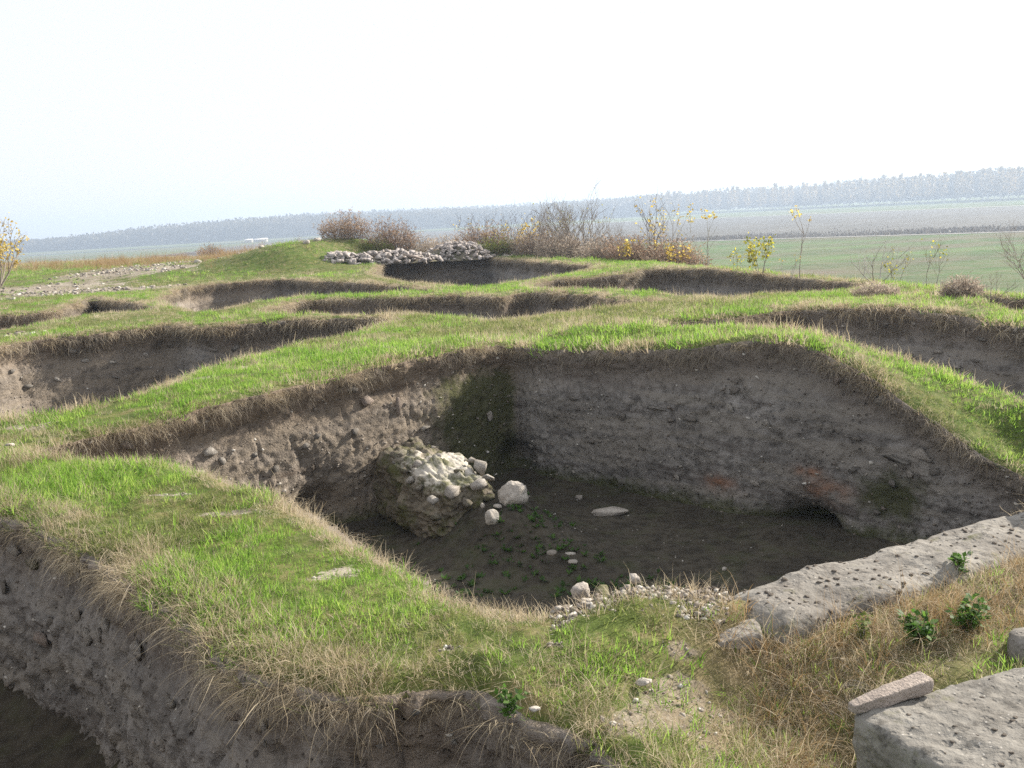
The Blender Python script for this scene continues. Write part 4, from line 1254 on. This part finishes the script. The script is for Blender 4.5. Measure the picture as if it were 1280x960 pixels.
def shrub(name, px, py, y, h, width, trunks, depth, twig, leaf, nleaf, lsize, label, cat, seed, lean=0.0, rad=.022, up=.25, leaf_lo=0.0, group=None, sag=0.0):
    g = W(px, py, y)
    z0 = float(gzat(g[0], g[1])[0])
    root = empty(name, (g[0], g[1], z0 - .03))
    tag(root, label, cat, group)
    h *= .76
    rg = random.Random(seed); m = MB(); tips = []
    def grow(p, d, L, r, dep):
        pts = [p]; rr = [r]
        k = 4
        for i in range(k):
            d = (d + Vector((rg.gauss(0, .13), rg.gauss(0, .13), up * .25 - sag * i * .05))).normalized()
            p = p + d * (L / k); pts.append(p); rr.append(r * (1 - .16 * (i + 1)))
            if dep < depth and i >= 1:
                for _ in range(1 if rg.random() < .8 else 2):
                    a = rg.uniform(0, 6.283); s = rg.uniform(.45, .95)
                    q = Vector((math.cos(a), math.sin(a), 0)) * s
                    grow(p, (d + q).normalized(), L * rg.uniform(.45, .68), r * .55, dep + 1)
        tips.extend((pts[j], d) for j in range(1, len(pts)) if dep >= depth - 1)
        m.tube([tuple(q) for q in pts], rr, 4 if dep else 5, 0, False)
    for k in range(trunks):
        a = k * 6.283 / trunks + rg.uniform(0, .8)
        s = width / h * rg.uniform(.3, 1.0) if trunks > 1 else .06
        d = Vector((math.cos(a) * s + lean, math.sin(a) * s, 1)).normalized()
        grow(Vector((math.cos(a) * .08 * (trunks > 1), math.sin(a) * .08 * (trunks > 1), 0)), d, h * rg.uniform(.62, .9), rad * rg.uniform(.7, 1.1), 0)
    m.build('branches', M[twig], root)
    if nleaf:
        lm = MB()
        hi = max(t_[0].z for t_ in tips)
        cand = [t_ for t_ in tips if t_[0].z > leaf_lo * hi]
        for _ in range(nleaf):
            p, d = rg.choice(cand)
            q = p + Vector((rg.gauss(0, .5), rg.gauss(0, .5), rg.gauss(0, .5))) * lsize
            lm.leaf(q, (rg.gauss(0, 1), rg.gauss(0, 1), rg.gauss(-.4, .6)), (rg.gauss(0, 1), rg.gauss(0, 1), rg.gauss(0, 1)), lsize * rg.uniform(.7, 1.3), lsize * rg.uniform(.5, .9), rg.random())
        lm.build('leaves', M[leaf], root)
    return root

def weeds(name, px, py, y, w, d, h, stems, mat, smat, label, cat, seed, round_=1.0, wd=.02, group=None):
    """a bush of dead weeds: many wiry stems with little seed heads"""
    g = W(px, py, y)
    root = empty(name, (g[0], g[1], float(gzat(g[0], g[1])[0]) - .02))
    tag(root, label, cat, group)
    rg = random.Random(seed); m = MB(); f = MB()
    for _ in range(stems):
        a = rg.uniform(0, 6.283); r = math.sqrt(rg.random())
        x, yy = w * r * math.cos(a) * .8, d * r * math.sin(a) * .8
        L = h * (1 - .45 * r ** 2 * round_) * rg.uniform(.55, 1.12)
        dv_ = Vector((math.cos(a) * r * .35 + rg.gauss(0, .16), math.sin(a) * r * .35 + rg.gauss(0, .16), 1)).normalized()
        p = Vector((x, yy, 0)); pts = [p]
        for k in range(3):
            dv_ = (dv_ + Vector((rg.gauss(0, .1), rg.gauss(0, .1), 0))).normalized(); p = p + dv_ * L / 3; pts.append(p)
        m.strip([tuple(q) for q in pts], [wd * .5, wd * .45, wd * .35, wd * .15], (math.cos(a + 1), math.sin(a + 1), 0), rg.random())
        tt = rg.random()
        for _ in range(6):
            k = rg.random() ** .6 * 2.99; i = int(k)
            q = pts[i].lerp(pts[i + 1], k - i)
            f.leaf(q, (rg.gauss(0, .7), rg.gauss(0, .7), rg.uniform(.1, 1)), (rg.gauss(0, 1), rg.gauss(0, 1), .2), rg.uniform(.06, .17) * (.5 + h / 2), wd * rg.uniform(.8, 1.8), min(1, max(0, tt + rg.gauss(0, .2))))
    m.build('stems', M[smat], root)
    f.build('seed_heads', M[mat], root)
    return root

# dead weeds behind the stone heaps
Wd = 'clumps of dead weeds behind the stone heaps'
weeds('weed_bush', 432, 306, 45.5, 1.25, .8, 1.35, 420, 'rusty', 'twig_d', 'leftmost rusty brown weed bush behind the low stone heap', 'weeds', 1, group=Wd)
weeds('weed_bush', 487, 307, 45.5, 1.35, .9, 1.70, 520, 'rusty', 'twig_d', 'tallest rusty brown weed bush above the low stone heap', 'weeds', 2, group=Wd)
weeds('weed_bush', 470, 311, 44.8, .9, .4, .75, 200, 'greenweed', 'twig_d', 'low greenish weeds between the rusty weed bushes and the low heap', 'weeds', 12, group=Wd)
weeds('weed_bush', 528, 306, 46, 1.0, .8, 1.10, 260, 'greyweed', 'twig', 'pale straw coloured weed bush between the two stone heaps', 'weeds', 3, group=Wd)
weeds('weed_bush', 560, 304, 47, 1.0, .8, 1.10, 200, 'greyweed', 'twig', 'pale wispy weeds directly behind the taller stone heap', 'weeds', 13, group=Wd)
weeds('weed_bush', 604, 312, 45, 1.2, .8, 1.55, 420, 'rusty', 'twig_d', 'rusty weed bush to the right of the taller stone heap', 'weeds', 4, group=Wd)
weeds('weed_bush', 622, 316, 43.8, 1.0, .6, .95, 360, 'greenweed', 'twig_d', 'rounded green weed bush right beside the taller stone heap', 'weeds', 5, group=Wd)
weeds('weed_bush', 668, 318, 43, 1.0, .8, 1.5, 320, 'greyweed', 'twig', 'greyish weed clump left of the big bare shrub', 'weeds', 6, group=Wd)
weeds('weed_bush', 700, 324, 41, 1.2, .8, 1.2, 380, 'greyweed', 'twig', 'grey brown weeds at the foot of the big bare shrub', 'weeds', 16, group=Wd)
weeds('weed_bush', 752, 324, 39, 1.0, .7, 1.15, 320, 'greyweed', 'twig_d', 'grey brown weeds right of the big bare shrub', 'weeds', 17, group=Wd)
weeds('weed_bush', 790, 327, 36, 1.0, .7, 1.15, 380, 'rusty', 'twig_d', 'dark rusty weed bush around the yellow leaved twig', 'weeds', 7, group=Wd)
weeds('weed_bush', 838, 327, 34.5, 1.15, .8, 1.25, 480, 'rusty', 'twig_d', 'dense red brown weed bush on the plateau edge', 'weeds', 8, group=Wd)
weeds('weed_bush', 866, 329, 33.5, .6, .5, .75, 200, 'rusty', 'twig_d', 'small rusty weed bush at the right end of the red brown ones', 'weeds', 9, group=Wd)
weeds('weed_bush', 1202, 361, 16.2, .34, .3, .42, 420, 'greyweed', 'twig_d', 'round tussock of dead grass on the plateau edge at right', 'weeds', 10, wd=.010)
weeds('weed_bush', 1095, 372, 17.5, .45, .3, .28, 300, 'greyweed', 'twig', 'low tuft of faded grass on the baulk left of the tussock', 'weeds', 11, wd=.010)
weeds('weed_bush', 262, 305, 62, .9, .8, .85, 200, 'rusty', 'twig_d', 'small rust red weed bush on the skyline at left', 'weeds', 14)
weeds('weed_bush', 330, 303, 55, 1.8, .8, .6, 260, 'greyweed', 'twig', 'low band of straw coloured weeds left of the green mound', 'weeds', 15)

weeds('weed_bush', 730, 322, 40.5, 1.6, .8, 1.35, 420, 'greyweed', 'twig_d', 'broad greyish thicket under the fanning branches of the big shrub', 'weeds', 18, group=Wd)
weeds('weed_bush', 812, 326, 36, .9, .7, 1.05, 300, 'rusty', 'twig_d', 'rusty weeds filling the gap between the two red brown bushes', 'weeds', 19, group=Wd)
weeds('weed_bush', 645, 316, 44, 1.0, .7, 1.3, 300, 'rusty', 'twig_d', 'rusty weeds between the green weed bush and the yellow column sapling', 'weeds', 20, group=Wd)
weeds('weed_bush', 560, 300, 48, 1.6, .8, 1.25, 260, 'rusty', 'twig', 'wispy rusty weeds showing between the two tall weed bushes behind the heaps', 'weeds', 21, group=Wd)
weeds('weed_bush', 685, 316, 43, 1.3, .8, 1.7, 340, 'rusty', 'twig', 'tall wispy brown weeds under the slender bare shrub', 'weeds', 22, group=Wd)
weeds('weed_bush', 768, 322, 38.5, 1.0, .7, 1.35, 300, 'rusty', 'twig_d', 'brown weeds between the big bare shrub and the yellow sprays', 'weeds', 23, group=Wd)
shrub('bare_shrub', 640, 312, 44.5, 2.0, 1.6, 8, 3, 'twig_d', 'yellow', 24, .08, 'wiry brown shrub above the green weed bush', 'shrub', 52, rad=.016, up=.3)
shrub('bare_shrub', 765, 322, 38.0, 1.6, 1.4, 8, 3, 'twig', None, 0, .08, 'low wiry grey shrub right of the big fanning one', 'shrub', 53, rad=.014, up=.25)
# shrubs and saplings
shrub('bare_shrub', 722, 322, 41.5, 2.8, 2.0, 15, 3, 'twig', 'ygreen', 90, .07, 'big bare grey shrub with many fanning branches', 'shrub', 31, rad=.030, up=.3)
shrub('bare_shrub', 690, 320, 42.5, 2.2, 1.2, 9, 3, 'twig', None, 0, .07, 'slender bare shrub left of the big fanning one', 'shrub', 32, rad=.022, up=.4)
shrub('bare_shrub', 590, 305, 45.5, 2.0, 1.5, 5, 3, 'twig_d', 'yellow', 30, .09, 'thin bare shrub rising behind the taller stone heap', 'shrub', 33, rad=.018)
shrub('sapling', 656, 312, 43.5, 2.05, .3, 2, 1, 'twig_d', 'yellow', 170, .11, 'sapling with a column of yellow leaves left of the grey shrub', 'sapling', 34, rad=.018, up=.5)
shrub('sapling', 688, 312, 43.5, 1.9, .6, 2, 2, 'twig', 'yellow', 40, .10, 'sparse yellow leaved sapling inside the grey shrub', 'sapling', 35, rad=.014, up=.5)
shrub('sapling', 614, 300, 45, 1.5, .7, 3, 2, 'twig', 'yellow', 60, .10, 'sapling with yellow top leaves above the green weed bush', 'sapling', 36, rad=.014, up=.4, leaf_lo=.6)
shrub('sapling', 814, 328, 35, 2.6, .3, 2, 2, 'twig_d', 'yellow', 14, .09, 'tall dark bare sapling left of the yellow topped one', 'sapling', 37, rad=.020, up=.5, leaf_lo=.7)
shrub('sapling', 838, 328, 34.6, 2.55, .8, 4, 2, 'twig', 'yellow', 130, .10, 'tall sapling with yellow leaves rising over the red brown bush', 'sapling', 38, rad=.018, up=.5, leaf_lo=.3)
shrub('sapling', 784, 330, 34.8, 1.05, .3, 2, 1, 'twig', 'yellow', 110, .10, 'short sapling hung with bright yellow leaves', 'sapling', 39, rad=.012, up=.5)
shrub('sapling', 843, 329, 33.6, 1.1, .7, 4, 1, 'twig_d', 'yellow', 150, .10, 'spray of bright yellow leaves in front of the red brown bush', 'sapling', 40, rad=.012, up=.4)
shrub('sapling', 884, 332, 30.5, 2.2, .35, 3, 1, 'twig_p', 'yellow', 60, .09, 'pale stemmed sapling with a yellow tuft on top', 'sapling', 41, rad=.014, up=.6, leaf_lo=.78)
shrub('sapling', 951, 336, 25.5, .95, .45, 4, 2, 'twig', 'ygreen', 260, .085, 'small bushy sapling with yellow green leaves', 'sapling', 42, rad=.010, up=.5, leaf_lo=.15)
shrub('sapling', 921, 336, 27, .7, .3, 3, 1, 'twig', 'ygreen', 50, .07, 'tiny yellow green sapling left of the bushy one', 'sapling', 43, rad=.008, up=.4)
shrub('sapling', 999, 346, 23.5, 1.75, .1, 1, 1, 'twig', 'yellow', 30, .075, 'single upright stem with yellow leaves at its tip', 'sapling', 44, rad=.012, up=.9, leaf_lo=.82)
shrub('sapling', 985, 345, 23.5, .8, .5, 3, 1, 'twig_p', 'yellow', 12, .06, 'low bare pale twigs beside the single upright stem', 'sapling', 45, rad=.009, up=.4)
shrub('bare_shrub', 1096, 345, 21, 1.0, .9, 5, 2, 'twig_p', None, 0, .05, 'bare pale shrub with spreading branches on the plateau edge', 'shrub', 46, rad=.013, up=.25)
shrub('bare_shrub', 1120, 346, 20.8, .8, .5, 3, 2, 'twig', 'ygreen', 60, .05, 'scrubby twigs with olive leaves right of the pale bare shrub', 'shrub', 47, rad=.009, up=.4)
shrub('sapling', 1165, 352, 19, .95, .5, 3, 2, 'twig', 'ygreen', 26, .05, 'thin twiggy sapling left of the dead grass tussock', 'sapling', 48, rad=.007, up=.5)
shrub('bare_shrub', 1296, 368, 16, 1.1, .7, 4, 3, 'twig', None, 0, .05, 'bare shrub leaning in at the right edge of the view', 'shrub', 49, lean=-.25, rad=.012, up=.25)
shrub('bare_shrub', 1240, 364, 16.6, .45, .5, 5, 2, 'twig', None, 0, .05, 'low brown twigs beyond the plateau edge near the right side', 'shrub', 50, rad=.006, up=.3)
shrub('yellow_tree', -4, 350, 40, 2.7, 2.1, 7, 3, 'twig', 'yellow', 900, .12, 'small tree with yellowing leaves at the left edge', 'tree', 51, rad=.045, up=.35, leaf_lo=.05)

def herb(px, py, h, w, n, mat, label, seed, z=-.13, ls=.04):
    g = G(px, py, z)
    root = empty('leafy_weed', (g[0], g[1], float(gzat(g[0], g[1])[0])))
    tag(root, label, 'weed plant')
    rg = random.Random(seed); m = MB(); f = MB()
    for _ in range(n):
        a = rg.uniform(0, 6.283); s = rg.uniform(.1, 1) * w / h
        d = Vector((math.cos(a) * s, math.sin(a) * s, 1)).normalized(); p = Vector((0, 0, 0)); pts = [p]
        L = h * rg.uniform(.6, 1.1)
        for k in range(4):
            d = (d + Vector((rg.gauss(0, .15), rg.gauss(0, .15), 0))).normalized(); p = p + d * L / 4; pts.append(p)
            for _ in range(4):
                f.leaf(p + Vector((rg.gauss(0, .008), rg.gauss(0, .008), rg.gauss(0, .01))), (rg.gauss(0, 1), rg.gauss(0, 1), rg.gauss(.3, .5)), (rg.gauss(0, .5), rg.gauss(0, .5), 1), ls * rg.uniform(.6, 1.2), ls * .7 * rg.uniform(.6, 1.1), rg.random())
        m.tube([tuple(q) for q in pts], [.003, .0025, .002, .0016, .001], 3, 0, False)
    m.build('stems', M['twig'], root); f.build('leaves', M[mat], root)
herb(1150, 816, .12, .12, 12, 'leaf', 'dark leafy weed in the tall dry grass behind the stone bar', 1)
herb(1212, 802, .14, .14, 14, 'leaf', 'larger bright leafy weed in the dry grass near the right edge', 2)
herb(1196, 722, .11, .06, 7, 'leaf', 'upright leafy weed against the mortar wall', 3, -.05)
herb(1098, 741, .05, .04, 5, 'leaf', 'tiny green weed growing on the side of the mortar wall', 4, .0, .02)
herb(1078, 812, .12, .06, 8, 'greenweed', 'feathery light green weed in the middle of the dry grass', 5, -.13, .025)
herb(640, 948, .10, .08, 8, 'leaf', 'small green weed low on the front trench wall', 6, -.25, .03)

# weeds on the spoil in the main pit
m = MB(); rg = random.Random(77)
for _ in range(210):
    c_ = rg.choice(((-.15, 10.35, .55, .5), (-.1, 9.9, .5, .5), (.35, 9.7, .45, .35), (.1, 10.2, .6, .5), (-.6, 9.3, .6, .4), (.9, 9.2, .5, .25)))
    x, y = rg.gauss(c_[0], c_[2] * .6), rg.gauss(c_[1], c_[3] * .6)
    z = floor_z(x, y); s = rg.uniform(.4, 1.2)
    for _ in range(7):
        a = rg.uniform(0, 6.283)
        m.leaf((x, y, z), (math.cos(a), math.sin(a), rg.uniform(.2, 1.3)), (0, 0, 1), .075 * s, .03 * s, rg.random())
o = m.build('pit_weeds', M['leaf']); tag(o, 'small green rosettes growing over the soil heap in the main pit', 'weeds', None, 'stuff')

# ------------------------------------------------------------------ the plain below the plateau
PZ = CZ - 12.0
t = NT('river_meadow')
Pn = t.pos()
mp = t.n('ShaderNodeMapping'); mp.inputs['Scale'].default_value = (.012, .045, 1); t.l(Pn, mp.inputs[0])
a = t.noise(mp.outputs[0], 1.0, 6, .65); b = t.noise(Pn, .25, 5, .65)
c = t.ramp(a, [(.34, (.13, .19, .070)), (.47, (.09, .135, .050)), (.56, (.11, .12, .065)), (.64, (.17, .14, .10))])
c = t.mix(t.ramp(b, [(.42, 0), (.6, .7)]), c, (.17, .165, .10))
M['meadow'] = t.bsdf(c, 1, None, 0)
M['marsh'] = mat_plain_c('marsh_reeds', [(.35, (.085, .078, .066)), (.65, (.125, .115, .098))], .06)
M['track'] = mat_plain_c('pale_track', [(.35, (.30, .28, .24)), (.65, (.40, .375, .33))], .2)
M['verge'] = mat_plain_c('green_verge', [(.35, (.11, .15, .06)), (.65, (.16, .17, .09))], .05)
t = NT('river_water'); M['water'] = t.bsdf((.05, .06, .06), .08, t.bump(t.noise(t.pos(), 1.5, 3), .15, .1), .5)
M['haulm'] = mat_leaf('reed_stalk', [(.1, (.11, .092, .075)), (.5, (.17, .145, .118)), (.9, (.24, .205, .165))], 1.0, .2)

def sheet(name, poly, z, mat, nx=1):
    me = bpy.data.meshes.new(name)
    me.from_pydata([(x, y, z) for x, y in poly], [], [tuple(range(len(poly)))])
    me.update(); me.materials.append(mat)
    o = link(name, me); tag(o, kind='structure'); return o
sheet('plain', [(-6000, -60), (6000, -60), (6000, 9000), (-6000, 9000)], PZ, M['meadow'])
hl = [(-200, 560), (-60, 430), (61, 317), (130, 253), (230, 160)]
def off(lst, dx, dy): return [(x + dx, y + dy) for x, y in lst]
sheet('marsh', hl + [(560, 330), (290, 505), (180, 690), (60, 860), (-200, 1000)], PZ + .06, M['marsh'])
sheet('track', off(hl, -2.0, -2.2) + off(hl, -.2, -.2)[::-1], PZ + .10, M['track'])
sheet('far_track', [(560, 345), (290, 520), (180, 705), (60, 875), (60, 893), (184, 714), (296, 527), (566, 352)], PZ + .12, M['track'])
sheet('river', [(-900, 880), (-160, 955), (60, 1010), (60, 985), (-160, 925), (-900, 830)], PZ + .10, M['water'])
def reed_edge(lst, n, h, spread, label):
    m = MB(); rg = random.Random(9)
    P_ = np.array(lst, float); L = np.hypot(*(P_[1:] - P_[:-1]).T); s = np.concatenate([[0], np.cumsum(L)])
    for _ in range(n):
        k = rg.random() ** .8 * s[-1]; x = np.interp(k, s, P_[:, 0]); y = np.interp(k, s, P_[:, 1])
        q = abs(rg.gauss(0, spread))
        x += q * .6 + 1; y += q * .7 + 1
        hh = h * (.7 + .5 * float(n2(np.array([x]), np.array([y]), 25., 2, 3.)[0])) * rg.uniform(.6, 1.1)
        m.leaf((x, y, PZ), (rg.gauss(0, .25), rg.gauss(0, .25), 1), (rg.gauss(0, 1), rg.gauss(0, 1), 0), hh, hh * .55, rg.random())
    o = m.build('reed_belt', M['haulm']); tag(o, label, 'reeds', None, 'stuff')
reed_edge(hl[::-1], 22000, 1.25, 16, 'dark belt of reeds and scrub along the near edge of the marsh')

# poplar plantation at the right: the front rows tree by tree, the mass behind as one wood
M['poplar'] = mat_leaf('poplar_leaf', [(.1, (.15, .12, .06)), (.5, (.26, .20, .09)), (.9, (.44, .31, .13))], 1.2, .35)
M['wood'] = mat_leaf('woodland_leaf', [(.1, (.075, .07, .05)), (.5, (.12, .105, .07)), (.9, (.21, .17, .10))], 1.2, .3)
M['poplar_bark'] = mat_plain_c('poplar_bark', [(.35, (.45, .43, .40)), (.65, (.62, .60, .57))], .8)
def poplar_meshes(seed, h):
    rg = random.Random(seed); tr = MB(); cr = MB()
    tr.tube([(0, 0, 0), (.1, 0, h * .4), (0, .1, h * .9)], [.38, .28, .08], 6)
    for _ in range(150):
        k = rg.random(); z = h * (.24 + .78 * k)
        w = 2.5 * (math.sin(min(1, k * 1.15 + .12) * math.pi * .93) ** .6) * (.7 + .5 * rg.random())
        a = rg.uniform(0, 6.283); r = w * math.sqrt(rg.random())
        cr.leaf((r * math.cos(a), r * math.sin(a), z), (rg.gauss(0, .7), rg.gauss(0, .7), 1), (rg.gauss(0, 1), rg.gauss(0, 1), 0), rg.uniform(1.6, 3.2), rg.uniform(.9, 1.6), rg.random())
    return tr.mesh('trunk', M['poplar_bark'], True), cr.mesh('crown', M['poplar'])
PV = [poplar_meshes(200 + i, 20 + i * .7) for i in range(5)]
front = np.array([(470, 640), (390, 757), (274, 1010), (153, 1150)], float)
fl = np.hypot(*(front[1:] - front[:-1]).T); fs_ = np.concatenate([[0], np.cumsum(fl)])
fd = np.array([.88, -.47]); back = np.array([.47, .88])
k = 0.0; i = 0
while k < fs_[-1] and i < 190:
    x = np.interp(k, fs_, front[:, 0]); y = np.interp(k, fs_, front[:, 1])
    rowj = rng.choice((0, 0, 7, 13))
    x += rng.uniform(-.6, .6) + rowj * .8; y += rng.uniform(-.6, .6) + rowj * .6
    root = empty('poplar_tree', (x, y, PZ), rng.uniform(0, 6.28))
    s = rng.uniform(.88, 1.12); root.scale = (s, s, s)
    tag(root, 'slender pale trunked poplar in the front rows of the distant plantation', 'tree', 'poplars along the front of the plantation')
    tm, cm = PV[i % 5]
    link('trunk', tm, root); link('crown', cm, root)
    k += rng.uniform(2.6, 4.4) * (1 if y < 800 else 1.25); i += 1

def wood(name, line, depth, n, h, lo, mat, label, size, seed, trunks=0, hv=.12, hsc=60.):
    P_ = np.array(line, float); L = np.hypot(*(P_[1:, :2] - P_[:-1, :2]).T); s = np.concatenate([[0], np.cumsum(L)])
    rg = np.random.default_rng(seed)
    kk = rg.random(n) * s[-1]
    x = np.interp(kk, s, P_[:, 0]); y = np.interp(kk, s, P_[:, 1]); dd = rg.random(n) * depth
    cell = np.round(kk / 5.0)                       # trees stand about five metres apart
    x = x + dd * .25; y = y + dd
    if P_.shape[1] > 2: h = np.interp(kk, s, P_[:, 2])
    top = h * (1 + hv * n2(x, y, hsc, 2, 4.0) * 2 + .16 * (_hash(cell.astype(int), np.round(dd / 6).astype(int), np.zeros(n, int)) - .5))
    inn = np.abs(kk / 5.0 - cell) * 2               # crowns narrow towards the top
    z = top * (lo + (1 - lo) * rg.random(n) ** .8 * (1 - .25 * inn ** 2))
    d = rg.normal(size=(n, 3)); d[:, 2] = np.abs(d[:, 2]) + .3; d /= np.linalg.norm(d, axis=1)[:, None]
    sdv = np.cross(d, rg.normal(size=(n, 3))); sdv /= np.linalg.norm(sdv, axis=1)[:, None]
    L_ = size * rg.uniform(.6, 1.3, n)[:, None]
    p = np.stack([x, y, PZ + z], 1)
    v = np.stack([p - d * L_ * .5, p + sdv * L_ * .35, p + d * L_ * .5, p - sdv * L_ * .35], 1).reshape(-1, 3)
    q = np.arange(n * 4).reshape(n, 4)
    tint = np.repeat(np.clip(.5 + .5 * _hash(cell.astype(int), np.round(dd / 6).astype(int), np.ones(n, int)) - .25 + .2 * (rg.random(n) - .5), 0, 1), 4)
    o = link(name, mesh_np(name, v, q, None, M[mat], False, {'tint': tint}))
    tag(o, label, 'woodland', None, 'stuff')
wood('poplar_wood', [(560, 560), (402, 780), (286, 1030), (120, 1190), (60, 1240)], 110, 60000, 22, .12, 'wood', 'mass of autumn poplars behind the front rows of the plantation', 2.8, 3)
wood('far_woodland', [(180, 1160, 22), (0, 1150, 20), (-129, 1150, 21), (-296, 1150, 25), (-590, 1194, 15), (-900, 1210, 13)], 90, 60000, 1, .0, 'wood', 'hazy woodland belt on the far river bank', 3.0, 5, hv=.07)
wood('distant_woodland', [(240, 1520, 26), (0, 1500, 24), (-300, 1480, 30), (-520, 1500, 22)], 120, 30000, 1, .0, 'wood', 'paler woodland behind the river bank belt', 4.0, 7, hv=.08, hsc=120.)

# far buildings and a mast on the left
def house(px, y, w, d, h, label, seed):
    g = W(px, 300, y)
    root = empty('white_building', (g[0], y, PZ)); tag(root, label, 'building')
    m = MB(); x0, x1, y0, y1 = -w / 2, w / 2, -d / 2, d / 2
    m.add([(x0, y0, 0), (x1, y0, 0), (x1, y1, 0), (x0, y1, 0), (x0, y0, h), (x1, y0, h), (x1, y1, h), (x0, y1, h)], [(0, 1, 5, 4), (1, 2, 6, 5), (2, 3, 7, 6), (3, 0, 4, 7), (4, 5, 6, 7)])
    m.build('wall', M['track'], root)
    r = MB(); e = .5
    r.add([(x0 - e, y0 - e, h + .02), (x1 + e, y0 - e, h + .02), (x1 + e, y1 + e, h + .02), (x0 - e, y1 + e, h + .02), (x0 - e, 0, h + 1.1), (x1 + e, 0, h + 1.1)], [(0, 1, 5, 4), (2, 3, 4, 5), (0, 4, 3), (1, 2, 5)])
    r.build('roof', M['poplar_bark'], root)
house(326, 900, 11, 7, 2.4, 'long low white building far off by the river', 1)
house(311, 905, 6, 6, 2.4, 'smaller white building left of the long low one', 2)
g = W(139, 312, 300)
m = MB(); m.tube([(0, 0, 0), (0, 0, 7.2)], [.13, .08], 6); m.tube([(0, 0, 7.1), (.7, 0, 7.3)], [.06, .05], 5)
o = m.build('mast', M['poplar_bark'], None, False, (g[0], 300, PZ)); tag(o, 'thin pale mast in front of the woodland at left', 'mast')

# ------------------------------------------------------------------ haze over the plain
bm = bmesh.new(); bmesh.ops.create_cube(bm, size=1)
me = bpy.data.meshes.new('haze'); bm.to_mesh(me); bm.free()
hz = link('haze', me, None, (0, 1180, PZ - 1 + 30), (0, 0, 0), (4000, 2600, 60))
t = bpy.data.materials.new('valley_haze'); t.use_nodes = True; nt = t.node_tree; nt.nodes.clear()
pv = nt.nodes.new('ShaderNodeVolumePrincipled'); ou = nt.nodes.new('ShaderNodeOutputMaterial')
pv.inputs['Color'].default_value = (.66, .80, 1.0, 1); pv.inputs['Density'].default_value = .00068; pv.inputs['Anisotropy'].default_value = .3
nt.links.new(pv.outputs[0], ou.inputs['Volume'])
me.materials.append(t)
tag(hz, 'pale blue autumn haze lying over the valley', 'haze', None, 'stuff')
